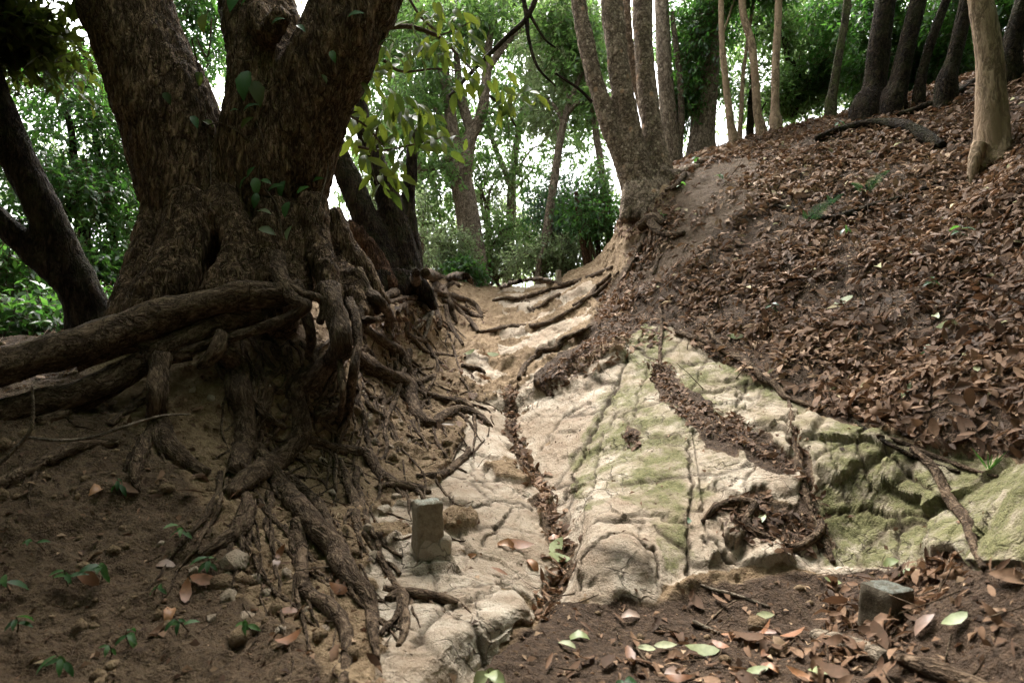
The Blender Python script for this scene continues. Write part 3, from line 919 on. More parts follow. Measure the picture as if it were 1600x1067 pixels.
BR = [
 # the great level root and its companions, hanging clear of the bank
 [(470,450,30,2.82),(440,462,40,2.76),(395,466,46,2.72),(330,476,52,2.66),(250,496,58,2.56),(170,518,60,2.44),(90,548,60,2.30),(0,576,62,2.18),(-90,596,64,2.08)],
 [(410,490,26,2.74),(350,502,34,2.68),(290,530,34,2.60),(210,572,36,2.50),(140,604,42,2.38),(60,632,46,2.26),(-60,664,50,2.12)],
 [(300,556,16,2.58),(240,566,20,2.52),(190,600,20,2.46),(110,645,22,2.36),(40,690,22,2.26),(-30,730,22,2.16)],
 [(330,535,14,2.60),(270,552,16,2.55),(200,545,14,2.50),(120,575,14,2.40)],
 [(432,400,26,2.95),(440,440,28,2.80),(462,470,22,2.72),(478,478,20,2.70),(455,495,18,2.70),(405,515,17,2.68),(360,528,15,2.64),(300,545,13,2.60)],
 [(442,440,18,2.78),(470,458,16,2.74),(498,468,14,2.74),(505,485,14,2.74),(500,505,12,2.72)],
 # the hooked root that swings down in front of the bank
 [(512,450,34,2.84),(527,500,36,2.72),(531,540,33,2.66),(516,566,33),(486,586,34),(458,612,31),(468,650,28),(462,690,33),(425,725,34),(385,752,34),(355,775,23)],
 [(470,470,20,2.86),(484,520,16,2.76),(482,556,14),(476,600,13),(480,640,11)],
 [(250,560,32,2.52),(247,620,32,2.38),(245,660,32),(262,700,32),(290,728,30),(322,742,20)],
 [(345,520,18,2.62),(338,545,26,2.58),(322,565,22,2.56),(310,574,10,2.56)],
 [(345,548,22,2.6),(368,575,34),(378,615,36),(385,655,34),(378,705,36),(370,745,34)],
 [(395,620,10),(410,650,16),(430,662,12),(446,668,8)],
 [(240,660,12),(222,700,22),(210,740,18),(216,770,8)],
 [(545,470,17,2.95),(556,500,16,2.80),(558,540,14,2.70),(548,590,13,2.62),(540,640,13),(530,680,12),(525,710,8)],
 [(565,480,11,3.0),(560,540,11,2.82),(552,600,10,2.68),(545,650,8)],
 [(525,480,11,2.80),(532,560,11,2.66),(536,620,10,2.58),(528,660,9)],
 [(534,640,16),(510,648,18),(488,655,16)],
 [(555,425,26,3.15),(575,455,22,3.12),(600,480,17,3.1),(612,500,12)],
 [(565,500,15,2.95),(590,500,10,2.95),(606,500,10),(612,530,8)],
 [(562,510,16),(590,530,18),(620,552,20),(632,575,20),(638,590,16),(650,600,14),(678,590,10)],
 [(550,560,30),(575,575,30),(605,590,28),(632,602,28),(640,625,22),(650,648,20),(675,665,18),(690,655,18),(712,645,18),(740,648,16),(760,662,12),(768,668,6)],
 [(668,616,9),(700,628,14),(725,632,14),(738,640,9)],
 [(590,580,10),(610,600,10),(622,606,8)],
 [(545,615,6),(560,645,7),(572,670,6),(578,690,4)],
 [(478,688,16),(510,700,20),(545,708,20),(572,712,18),(590,738,20),(615,755,18),(650,765,16),(672,772,10)],
 [(590,762,8),(615,760,12),(645,764,10)],
 [(650,745,8),(680,745,14),(705,735,14),(728,712,12),(732,700,6)],
 # the long roots running down to the foot of the bank
 [(400,700,22),(418,735,30),(440,770,32),(470,805,34),(498,835,36),(525,868,36),(548,900,34),(570,930,30),(582,965,22),(585,1000,16),(588,1030,10)],
 [(452,748,14),(480,775,18),(505,805,18),(522,835,14)],
 [(462,815,18),(470,850,20),(472,885,20),(478,925,22),(510,950,24),(535,980,22),(542,1020,20),(538,1067,18),(535,1110,14)],
 [(530,720,12),(545,760,16),(555,785,18),(556,815,14),(574,838,6)],
 [(555,822,8),(565,850,8),(575,870,5)],
 [(600,922,12),(630,928,16),(665,935,18),(700,940,16),(714,944,8)],
 [(605,940,16),(628,930,18),(632,955,18),(630,990,14),(622,1010,8)],
 [(628,925,14),(622,960,12),(592,992,8)],
 [(385,800,30),(370,830,26),(345,850,22),(310,868,12)],
 [(380,770,18),(386,795,24),(380,820,22)],
 [(60,660,14),(95,650,16),(110,640,10)],
 [(100,700,12),(60,725,18),(10,755,24),(-50,780,26)],
 [(170,665,10),(205,640,14),(230,625,10)],
 [(180,690,22),(120,700,22),(70,725,16)],
]
for i, pts in enumerate(BR):
    rt = root(big, pts, 'root', nseg=16 if pts[0][2] > 28 else 9, lump=0.20 if pts[0][2] > 28 else 0.16, wob=0.012)
    for j in range(1, len(pts) - 1):
        if len(pts[j]) == 3 and pts[j][2] >= 10 and rng.random() < 0.65:
            x, y, w0 = pts[j][0], pts[j][1], pts[j][2] * rng.uniform(0.3, 0.55)
            a = math.atan2(pts[j + 1][1] - y, pts[j + 1][0] - x) + rng.choice([-1, 1]) * rng.uniform(0.4, 1.0)
            q = []
            for m in range(5):
                q.append((x, y, max(1.8, w0 * (1 - m * 0.2))))
                st_ = rng.uniform(11, 20)
                x, y = x + math.cos(a) * st_, y + math.sin(a) * st_
                a += rng.normal(0, 0.4) + (0.12 if math.cos(a) > 0 else -0.12)
            root(rt, q, 'root', name='rootlet', nseg=6, wob=0.015, embed=0.3)
# a curtain of middling roots creeping down the bank under the trunk
for k in range(64):
    x, y = rng.uniform(330, 650), rng.uniform(500, 640)
    w0, a, q = rng.uniform(4, 13), rng.uniform(0.7, 2.0), []
    nn = rng.integers(6, 13)
    for m in range(nn):
        q.append((x, y, max(2.0, w0 * (1 - 0.75 * m / nn))))
        st_ = rng.uniform(16, 26)
        x, y = x + math.cos(a) * st_, y + math.sin(a) * st_
        a = min(max(a + rng.normal(0, 0.38), 0.15), 2.6)
        if y > 930 or x > 735:
            break
    if len(q) > 3:
        root(big, q, 'root', nseg=7, wob=0.02, embed=0.32)
# fine hair roots on the bank face
for k in range(46):
    x, y = rng.uniform(300, 740), rng.uniform(500, 900)
    if not (polydist([(480, 520), (640, 620), (560, 760), (420, 880)], np.array([x]), np.array([y]))[0] < 130):
        continue
    pts, a = [], rng.uniform(0.2, 1.4)
    for j in range(5):
        pts.append((x, y, max(1.6, 5.5 - j * 0.9)))
        x += math.cos(a) * 20
        y += math.sin(a) * 20
        a += rng.normal(0, 0.45)
    root(big, pts, 'root', name='rootlet', nseg=5, wob=0.02)

for k in range(16):
    x, y = rng.uniform(330, 610), rng.uniform(730, 840)
    w0, a, q = rng.uniform(5, 14), rng.uniform(0.9, 1.8), []
    for m in range(11):
        q.append((x, y, max(2.2, w0 * (1 - 0.07 * m))))
        st_ = rng.uniform(18, 30)
        x, y = x + math.cos(a) * st_, y + math.sin(a) * st_
        a = min(max(a + rng.normal(0, 0.35), 0.5), 2.3)
        if y > 1080 or x > 640:
            break
    if len(q) > 3:
        root(big, q, 'root', nseg=8, wob=0.02, embed=0.28)

# ---- the two dark leaning stems at the far left
lt = empty('leaning_tree', 'two dark leaning stems joined at the base beside the big tree', 'tree')
TP = []
tp([(152,560,3.5,80),(138,480,3.5,60),(95,390,3.45,50),(60,310,3.4,47),(15,215,3.35,46),(-40,80,3.3,44),(-110,-80,3.3,40)], 0.06, 31)
tp([(142,520,3.5,60),(118,455,3.45,42),(60,402,3.4,36),(0,345,3.35,34),(-90,260,3.3,32)], 0.06, 32)
put('trunk', remesh('trunk', TP, 0.018, 0.016, 0.34, 10, 23), M['bark_dark'], lt)

# ---- middle left tree on the root mound
mt = empty('mound_tree', 'dark leaning stems on the root covered mound beside the path', 'tree')
TP = []
tp([(612,470,5.1,80),(606,440,5.1,60),(590,390,5.1,46),(562,320,5.1,40),(533,255,5.1,36),(505,190,5.1,34),(450,60,5.1,32),(420,-60,5.1,28)], 0.08, 41)
tp([(632,470,5.2,80),(634,430,5.2,58),(622,370,5.2,42),(600,290,5.2,34),(578,225,5.2,28),(560,160,5.2,24),(575,40,5.2,22),(600,-80,5.2,18)], 0.08, 42)
tp([(640,440,5.3,44),(642,395,5.3,34),(636,345,5.3,28),(640,290,5.3,18),(646,200,5.3,16)], 0.08, 43)
for a in ([(600,430,4.9,34),(588,460,4.8,26),(575,478,4.7,18)], [(638,435,5.1,40),(658,452,5.05,26),(680,482,5.0,10)], [(625,430,5.0,40),(622,460,4.9,26),(616,490,4.8,12)]):
    tp(a, 0.15, 44)
put('trunk', remesh('trunk', TP, 0.018, 0.020, 0.34, 10, 33), M['bark_dark'], mt)
TP = []
tp([(612,455,4.9,30),(596,420,4.9,28),(576,388,4.9,25),(560,366,4.9,20),(546,344,4.9,5)], 0.25, 45)
tp([(572,388,4.88,14),(566,368,4.86,11),(566,352,4.85,3)], 0.25, 46)
put('broken_stub', remesh('broken_stub', TP, 0.012, 0.020, 0.3, 14, 43), M['bark_red'], mt)
MR = [
 [(652,440,22),(640,450,18),(618,460,16),(598,470,12)],
 [(650,430,14),(648,448,16),(655,465,10),(660,480,8)],
 [(600,478,9),(625,470,10),(648,468,10),(670,458,10),(695,450,8),(712,440,7)],
 [(690,462,9),(700,470,10),(715,480,10),(735,490,8),(752,498,6)],
 [(660,452,10),(690,462,11),(720,468,10),(742,478,8),(752,494,6)],
 [(664,430,16),(682,436,14),(705,442,9),(716,448,6)],
 [(672,440,12),(690,452,11),(700,470,10),(705,490,9),(712,505,6)],
 [(680,448,12),(676,470,11),(682,495,10),(686,515,7)],
 [(690,470,9),(712,482,9),(735,505,8),(748,520,6)],
 [(695,480,8),(700,505,9),(712,525,7),(724,540,5)],
 [(620,490,8),(632,478,9),(645,476,8)],
 [(628,470,7),(634,480,7),(636,492,5)],
 [(700,436,9),(722,434,12),(738,444,6)],
]
for pts in MR:
    root(mt, pts, 'root', nseg=8, embed=0.25, wob=0.02)
root(mt, [(648,447,10),(654,465,11),(660,482,11),(670,488,9),(668,500,9),(662,520,7),(654,540,4)], 'root_pale', nseg=8, embed=0.1, label='pale forked root hanging down the clay face')
root(mt, [(670,488,8),(656,506,7),(648,516,5),(646,532,4)], 'root_pale', nseg=7, embed=0.1)
for k in range(26):
    x, y = rng.uniform(640, 735), rng.uniform(455, 530)
    pts, a = [], rng.uniform(0.3, 1.5)
    for j in range(4):
        pts.append((x, y, max(1.3, 3.6 - j * 0.7)))
        x += math.cos(a) * 12
        y += math.sin(a) * 12
        a += rng.normal(0, 0.5)
    root(mt, pts, 'root', name='rootlet', nseg=5, wob=0.02)

# ---- multi-stem tree on the right shoulder
ms = empty('multi_stem_tree', 'grey flaking tree of several stems rising from one stool on the right shoulder', 'tree')
def stem(parent, pts, mat, seed, vox=0.022, amp=0.014, lump=0.07, name='trunk'):
    global TP
    TP = []
    tp(pts, lump, seed, 14)
    v, f, b = TP[0]
    me = mesh_from(name, v, f)
    attr(me, 'bk', b, 'FLOAT_VECTOR')
    return put(name, me, M[mat], parent)
TP = []
tp([(1004,345,6.1,44),(990,290,6.0,38),(972,245,6.0,32),(952,195,6.0,28),(928,120,6.0,26),(912,50,6.0,26),(904,0,6.0,26),(890,-120,6.0,24)], 0.06, 51, 14)
tp([(1010,340,6.1,50),(1003,290,6.0,44),(988,225,6.0,36),(972,140,6.0,34),(962,60,6.0,33),(955,0,6.0,33),(945,-120,6.0,30)], 0.06, 52, 14)
tp([(1026,330,6.15,50),(1028,280,6.1,46),(1020,210,6.1,32),(1010,130,6.15,30),(1005,60,6.15,30),(1004,0,6.15,30),(1000,-120,6.1,26)], 0.06, 53, 14)
tp([(1040,320,6.3,40),(1040,270,6.35,26),(1022,220,6.4,22),(1000,150,6.45,16),(985,80,6.45,14),(975,-60,6.45,12)], 0.06, 54, 12)
tp([(1030,270,5.95,28),(1050,278,5.95,26),(1075,268,5.95,20),(1095,260,5.95,12)], 0.12, 55, 12)
for a_ in ([(990,290,5.95,30),(982,315,5.85,24),(975,345,5.75,14)], [(1005,290,5.9,40),(1005,325,5.8,30),(1010,355,5.65,16)], [(1030,290,5.95,40),(1036,325,5.8,28),(1048,350,5.65,14)], [(1018,290,5.9,36),(1022,330,5.75,26),(1030,365,5.6,14)]):
    tp(a_, 0.15, 56, 12)
put('trunk', remesh('trunk', TP, 0.020, 0.016, 0.6, 9, 53, bkz=0.8), M['bark_spot'], ms)
MSR = [
 [(1005,340,16),(985,345,12),(970,348,7)],
 [(1015,345,18),(1030,362,16),(1045,368,12),(1070,366,8)],
 [(1090,262,12),(1110,252,10),(1130,250,7)],
 [(1070,275,10),(1060,292,10),(1040,300,8)],
 [(1000,360,18),(1022,348,22),(1040,352,10)],
 [(1010,370,9),(998,395,9),(985,420,8),(972,440,6)],
 [(1018,372,8),(1012,400,8),(1000,425,7),(985,455,5)],
 [(1028,372,7),(1030,400,7),(1022,430,5)],
]
for pts in MSR:
    root(ms, pts, 'root', nseg=8, embed=0.2)

# ---- roots lying across the path (no trunk of their own in view)
def proot(pts, label, mat='root', nseg=9, embed=0.3, wob=0.015, cat='root', group='roots crossing the path'):
    root(None, pts, mat, 'tree_root', nseg=nseg, embed=embed, wob=wob, label=label, category=cat, group=group)
proot([(750,520,5),(775,516,8),(800,512,9),(840,508,9),(862,504,9),(885,490,8),(905,478,7),(930,462,7),(952,440,5),(968,425,4)], 'long brown root lying across the path from bank to bank')
proot([(958,418,6),(925,432,7),(900,440,8),(880,446,9),(860,442,8),(845,438,7),(820,440,7),(800,444,7),(782,450,5)], 'thick root along the crest of the path')
proot([(770,470,4),(790,467,6),(812,468,7),(832,462,7),(852,456,6),(880,448,5)], 'low root snaking over the step just below the crest')
proot([(822,470,6),(838,482,7),(858,470,7),(875,460,5)], 'looped root below the crest root')
proot([(816,472,4),(826,482,5),(834,488,3)], 'short forked root end under the looped root')
proot([(812,592,8),(822,572,11),(838,560,12),(848,548,13),(868,546,13),(880,532,11),(905,520,8),(938,505,5)], 'stepped thick root turning along the right edge of the path')
proot([(722,574,7),(732,578,9),(750,582,8),(757,584,4)], 'short root stub sticking out on the sandy path', wob=0.0, embed=0.0)
proot([(895,480,7),(918,465,8),(935,448,7),(955,430,6)], 'root climbing from the path to the right bank')
proot([(1060,520,8),(1085,530,9),(1110,542,9),(1135,555,10),(1165,570,11),(1190,592,11),(1212,608,11),(1228,625,10),(1250,632,8),(1285,640,5)], 'dark root along the top edge of the mossy rock', embed=0.15)
proot([(1107,515,6),(1120,535,8),(1140,553,8)], 'thin side root joining the root on the mossy rock edge', embed=0.15)
proot([(1032,470,4),(1034,520,6),(1032,560,6),(1034,580,4)], 'upright thin root over the upper mossy rock', embed=0.1)
proot([(1098,818,8),(1118,796,12),(1150,786,13),(1176,792,14),(1165,812,14),(1166,826,13),(1195,842,13),(1235,856,14),(1262,850,14),(1278,828,13),(1275,808,10)], 'curled dark root looping round a small pale rock', embed=0.1, nseg=12)
proot([(1232,625,4),(1236,650,10),(1240,690,12),(1248,735,13),(1262,780,13),(1280,830,12),(1300,880,9)], 'straight dark root running down between the mossy rocks', embed=0.25, nseg=10)
proot([(1200,320,5),(1250,332,10),(1300,345,12),(1370,325,14),(1420,310,12),(1470,285,10)], 'fallen dark branch buried in leaves below the fern', 'bark_dark', cat='branch', group='branches on the slope')
proot([(1275,222,10),(1320,208,14),(1380,200,16),(1420,206,18),(1450,222,20),(1475,232,12)], 'dark arched root on the leaf slope under the ridge', 'bark_dark', embed=0.0, cat='root', group='branches on the slope')
proot([(1395,185,9),(1430,178,12),(1480,160,12),(1530,130,11),(1600,108,10)], 'dark branch lying along the ridge', 'bark_dark', embed=0.0, cat='branch', group='branches on the slope')
proot([(1425,702,8),(1462,735,15),(1486,775,17),(1510,815,17),(1524,850,14),(1540,890,10)], 'dark root falling over the mossy rock', 'root', embed=0.25, nseg=10)
proot([(1370,680,5),(1405,690,9),(1450,712,10),(1500,730,8),(1560,745,5)], 'dark root crossing the top of the mossy rock', 'root', embed=0.2)
proot([(1330,655,5),(1380,690,7),(1440,720,8),(1500,740,6)], 'thin root in the leaves above the mossy rock', 'bark_dark', embed=0.1)
proot([(1345,515,7),(1350,540,10),(1365,552,6)], 'short forked twig standing in the leaf slope', 'bark_dark', embed=0.0, cat='twig', group='twigs on the slope')
proot([(1275,998,20),(1300,1008,27),(1350,1020,28),(1390,1036,24)], 'pale brown log half sunk in the forest floor', 'root_pale', embed=0.25, nseg=14, wob=0.003, cat='log', group='logs on the forest floor')
proot([(1412,1034,20),(1450,1048,28),(1500,1066,30),(1560,1090,28)], 'second brown log half sunk in the leaves by the corner', 'root', embed=0.25, nseg=14, wob=0.003, cat='log', group='logs on the forest floor')
proot([(1070,898,4),(1100,918,5),(1150,932,6),(1203,950,4)], 'thin pale stick on the forest floor', 'root_pale', embed=0.0, nseg=6, cat='twig', group='twigs on the forest floor')
proot([(1080,975,9),(1100,982,8),(1125,990,4)], 'flat split piece of pale bark on the forest floor', 'root_pale', embed=0.1, nseg=6, cat='twig', group='twigs on the forest floor')
proot([(1100,980,3),(1125,955,3),(1150,938,2)], 'thin brown twig leaning on the pale stick', 'twig', embed=0.0, nseg=5, cat='twig', group='twigs on the forest floor')
proot([(990,1005,4),(1005,1030,5),(1020,1045,3)], 'dark twig among the leaves on the forest floor', 'twig', embed=0.0, nseg=5, cat='twig', group='twigs on the forest floor')
# the two bare trailing vines at the left
proot([(50,602,3,1.9),(52,640,5,1.9),(46,675,6,1.9),(20,705,6,1.9),(0,725,5,1.9)], 'bent bare vine stem hanging before the dark bank', 'root_pale', nseg=6, wob=0.0, cat='vine', group='bare vine stems')
proot([(45,683,5,1.9),(90,688,5,1.9),(140,684,5,1.9),(200,665,5,1.95),(250,650,4,2.0),(295,647,3,2.1)], 'long thin bare vine reaching across to the big roots', 'root_pale', nseg=6, wob=0.0, cat='vine', group='bare vine stems')

# ------------------------------------------------------------------ leaves
LENS_U = np.array([-0.5, -0.18, 0.18, 0.5])
def unit(v):
    return v / (np.linalg.norm(v, axis=-1, keepdims=True) + 1e-9)

def leaf_lo(pos, ax, nr, ln, wd, fold=0.18):
    """kite-shaped folded leaf, one quad each, base at pos"""
    ax = unit(ax)
    sd = unit(np.cross(nr, ax))
    nr = np.cross(ax, sd)
    L, W = ln[:, None], wd[:, None]
    a = pos
    b = pos + ax * L * 0.45 + sd * W * 0.5 + nr * W * fold
    c = pos + ax * L - nr * L * 0.10
    d = pos + ax * L * 0.45 - sd * W * 0.5 + nr * W * fold
    V = np.stack([a, b, c, d], 1).reshape(-1, 3)
    Q = np.arange(len(V)).reshape(-1, 4)
    return V, Q, 4

def leaf_hi(pos, ax, nr, ln, wd, fold=0.2, curl=0.3, twist=0.0):
    """lens-shaped leaf: midrib of four points, two points each side; ten triangles as quads/degenerate-free"""
    n = len(pos)
    ax = unit(ax)
    sd = unit(np.cross(nr, ax))
    nr = np.cross(ax, sd)
    fold = np.broadcast_to(fold, (n,))
    curl = np.broadcast_to(curl, (n,))
    U = np.array([0.0, 0.14, 0.45, 0.76, 1.0])
    Wd = np.array([0.0, 0.62, 1.0, 0.66, 0.0])
    pts = []
    tw = np.broadcast_to(twist, (n,))
    def pt(u, w, s):
        z = -curl * (u - 0.4) ** 2 * ln + (fold * abs(s) * w) * wd * 0.5 + tw * (u - .5) * s * w * wd
        return pos + ax * (u * ln * (1 - 0.15 * np.abs(curl)))[:, None] + sd * (s * w * wd * 0.5 * (1 - 0.25 * np.abs(fold)))[:, None] + nr * z[:, None]
    order = [pt(0, 0, 0), pt(1.0, 0, 0)]
    for k in (1, 2, 3):
        order += [pt(U[k], Wd[k], -1), pt(U[k], 0, 0), pt(U[k], Wd[k], 1)]
    V = np.stack(order, 1)                                           # 11 verts
    T = np.array([(0, 3, 2), (0, 4, 3), (2, 3, 6), (2, 6, 5), (3, 4, 7), (3, 7, 6), (5, 6, 9), (5, 9, 8), (6, 7, 10), (6, 10, 9), (8, 9, 1), (9, 10, 1)])
    Fc = (np.arange(n)[:, None, None] * 11 + T[None]).reshape(-1, 3)
    return V.reshape(-1, 3), Fc, 11

def leaf_mesh(name, data, rnd):
    V, Fc, k = data
    me = mesh_from(name, V, Fc, smooth=(k > 4))
    attr(me, 'rnd', np.repeat(rnd, k), 'FLOAT')
    return me

def rdir(n):
    return unit(rng.normal(size=(n, 3)))

def sprays(blobs, size, per=11, droop=0.25, aspect=0.42, tw_len=0.34, keep=1.0):
    """blobs: (centre, radii, n twigs). Returns leaf arrays and twig prisms."""
    PO, AX, NR, LN, RD = [], [], [], [], []
    tv, tf = [], []
    tn = 0
    for c, rad, nt in blobs:
        c = np.array(c)
        rad = np.array(rad)
        d = rdir(nt) * (rng.random(nt) ** 0.42)[:, None]
        ctr = c + d * rad
        # clump the twigs: keep those where a coarse noise is high
        nz = fbm(ctr + 13.1, 1.15 / max(0.6, rad.mean()), 3, s=200)
        ctr = ctr[nz > -0.22]
        d = d[nz > -0.22]
        m = len(ctr)
        if m == 0:
            continue
        td = unit(d * 0.8 + rdir(m) * 0.8 + np.array([0, 0, -droop]))
        tl = tw_len * (0.6 + 0.8 * rng.random(m)) * min(1.0, rad.mean() / 0.5 + 0.3)
        base_r = rng.random(m)
        st = ctr - td * tl[:, None] * 0.5
        en = ctr + td * tl[:, None] * 0.5
        sd0 = unit(np.cross(td, rdir(m)))
        for i in range(per):
            u = (i + 0.5) / per
            s = 1 if i % 2 else -1
            PO.append(st + td * (tl * u)[:, None] + rng.normal(size=(m, 3)) * 0.012)
            AX.append(unit(td * 0.55 + sd0 * s * 0.75 + rng.normal(size=(m, 3)) * 0.28 + np.array([0, 0, -droop])))
            NR.append(unit(np.array([0, -0.15, 1.0]) + rng.normal(size=(m, 3)) * 0.45))
            LN.append(size * (0.65 + 0.6 * rng.random(m)))
            RD.append(np.clip(base_r * 0.6 + rng.random(m) * 0.4, 0, 1))
        # three-sided twig
        w = 0.0022 + 0.0012 * rng.random(m)
        a = sd0 * w[:, None]
        b = np.cross(td, sd0) * w[:, None]
        V = np.stack([st + a * 1.6, st - a * 0.8 + b * 1.4, st - a * 0.8 - b * 1.4, en + a * .5, en - a * .25 + b * .4, en - a * .25 - b * .4], 1)
        T = np.array([(0, 1, 4, 3), (1, 2, 5, 4), (2, 0, 3, 5)])
        tv.append(V.reshape(-1, 3))
        tf.append((np.arange(m)[:, None, None] * 6 + T[None]).reshape(-1, 4) + tn)
        tn += m * 6
    PO, AX, NR, LN, RD = (np.concatenate(x) for x in (PO, AX, NR, LN, RD))
    return (PO, AX, NR, LN, LN * aspect * (0.85 + 0.3 * rng.random(len(LN))), RD), (np.vstack(tv), np.vstack(tf))

DENS = 2.5
def crown(parent, pxblobs, mat, size=0.085, world=(), hi=False, name='crown', per=11, droop=0.25, aspect=0.42, tw=0.34, twigs=True):
    """pxblobs: (px,py,Y, rx px, ry px, depth m, twigs)"""
    bl = []
    for (px, py, Y, rx, ry, rd, nt) in pxblobs:
        bl.append((tuple(at(px, py, Y)), (rx * Y / F, rd, ry * Y / F), int(nt * DENS)))
    bl += list(world)
    L, tg = sprays(bl, size, per, droop, aspect, tw)
    if hi:
        n = len(L[0])
        data = leaf_hi(L[0], L[1], L[2], L[3], L[4], rng.uniform(0.1, 0.5, n), rng.uniform(0.0, 0.7, n))
    else:
        data = leaf_lo(*L[:5])
    o = put(name, leaf_mesh(name, data, L[5]), M[mat], parent)
    if twigs:
        me = mesh_from('twigs', *tg)
        attr(me, 'bk', tg[0], 'FLOAT_VECTOR')
        put('twigs', me, M['twig'], parent, kind='stuff')
    return o

def limb(parent, pts, mat, seed, name='branch', nseg=9, lump=0.07):
    p, r = pxpath(pts)
    return put(name, tmesh(name, [tube(p, r, nseg, lump, seed, 0.0, None)]), M[mat], parent)

def tree(name, label, trunks, mat, blobs, lmat, size=0.085, cat='tree', group=None, limbs=(), auto=True, wblobs=(), droop=0.25, aspect=0.42, hi=False):
    t = empty(name, label, cat, group)
    for i, pts in enumerate(trunks):
        p, r = pxpath(pts)
        if i == 0 or pts[0][1] > pts[-1][1] + 150 and pts[0][1] > 160:
            if name != 'pale_tree' or i == 0:
                p = np.vstack([p[0] - (0, 0, 0.75), p])      # foot sunk in the ground
                r = np.concatenate([[r[0] * 1.25], r])
        nm = 'trunk' if i == 0 else 'stem'
        put(nm, tmesh(nm, [tube(p, r, 12, 0.07, seed=int(pts[0][0]) % 97 + i, step=None)]), M[mat], t)
    for i, pts in enumerate(limbs):
        limb(t, pts, mat, 60 + i)
    if auto and trunks and blobs:
        allp = [a for tr in trunks for a in tr]
        for k, b in enumerate(blobs):
            q = min(allp, key=lambda a: (a[0] - b[0]) ** 2 + (a[1] - b[1] - 40) ** 2 + 1e4 * (a[2] - b[2]) ** 2 * 0.02)
            if abs(q[0] - b[0]) + abs(q[1] - b[1]) < 30:
                continue
            w = min(q[3] * 0.4, 14)
            mx, my = (q[0] + b[0]) / 2 + rng.normal(0, 14), (q[1] + b[1]) / 2 - 14 + rng.normal(0, 10)
            limb(t, [(q[0], q[1], q[2], w), (mx, my, (q[2] + b[2]) / 2, w * 0.6), (b[0], b[1], b[2], w * 0.3), (b[0] + rng.normal(0, b[3] * .4), b[1] + rng.normal(0, b[4] * .4), b[2], w * 0.12)], mat, 70 + k, nseg=6)
    if blobs or wblobs:
        crown(t, blobs, lmat, size, wblobs, hi=hi, droop=droop, aspect=aspect)
    return t

# ---- trees beyond the crest, centre
tree('pale_tree', 'pale forked tree beyond the crest with slender upswept limbs', [
    [(742,455,10.5,52),(738,400,10.5,42),(732,340,10.5,38),(722,290,10.5,38),(716,250,10.5,36)],
    [(718,265,10.5,30),(706,200,10.5,20),(700,140,10.5,18),(683,80,10.5,15),(655,10,10.5,12),(640,-60,10.5,10)],
    [(722,270,10.5,34),(732,220,10.5,24),(752,180,10.5,18),(760,120,10.5,15),(762,80,10.5,13),(775,20,10.5,10),(790,-60,10.5,9)]],
    'bark_pale', [(690,110,10.5,60,70,1.0,110),(770,30,10.6,70,50,1.0,120),(640,40,10.4,70,60,1.0,130),(640,170,10.2,55,60,.8,100),(720,40,10.8,60,50,1.0,80),(790,180,10.6,45,50,.8,40),(690,270,10.2,50,50,.7,45)], 'leaf_mid', 0.105,
    limbs=[[(720,262,10.5,15),(700,250,10.4,13),(672,266,10.3,8),(650,262,10.2,5)], [(736,205,10.5,16),(722,160,10.6,16),(716,120,10.7,12),(712,60,10.8,9)], [(762,110,10.5,10),(790,68,10.5,12),(812,50,10.5,9),(850,30,10.5,6)]])
tree('slim_leaning_tree', 'slim pale leaning stem in front of the bright sky beyond the crest', [
    [(846,432,9.6,16),(852,380,9.6,15),(862,310,9.6,14),(872,240,9.6,12),(880,195,9.6,11),(890,160,9.6,9),(915,100,9.6,7)]],
    'bark_pale', [(880,100,10,60,60,.8,90),(860,180,10,45,40,.6,60),(905,40,10,70,50,.9,100),(845,60,10.4,50,60,.8,80)], 'leaf_light', 0.085,
    limbs=[[(880,190,9.6,9),(865,165,9.6,6),(840,150,9.6,4)], [(884,180,9.6,8),(905,160,9.5,7),(925,168,9.4,4)]])
tree('thin_grey_tree', 'thin grey stem behind the path crest beside the post stump', [
    [(840,432,9.2,8),(842,410,9.2,7),(852,380,9.2,5)]], 'bark_pale', [(820,400,9.4,35,25,.5,34)], 'leaf_light', 0.08)
tree('brown_stem_tree', 'reddish brown bare stem standing at the right end of the crest', [
    [(918,418,9.0,13),(912,385,9.0,11),(906,350,9.0,9),(900,300,9.0,7)], [(938,412,9.1,9),(934,380,9.1,8),(930,340,9.1,6)]], 'bark_red', [(905,330,9.2,40,40,.5,60)], 'leaf_dark', 0.08)
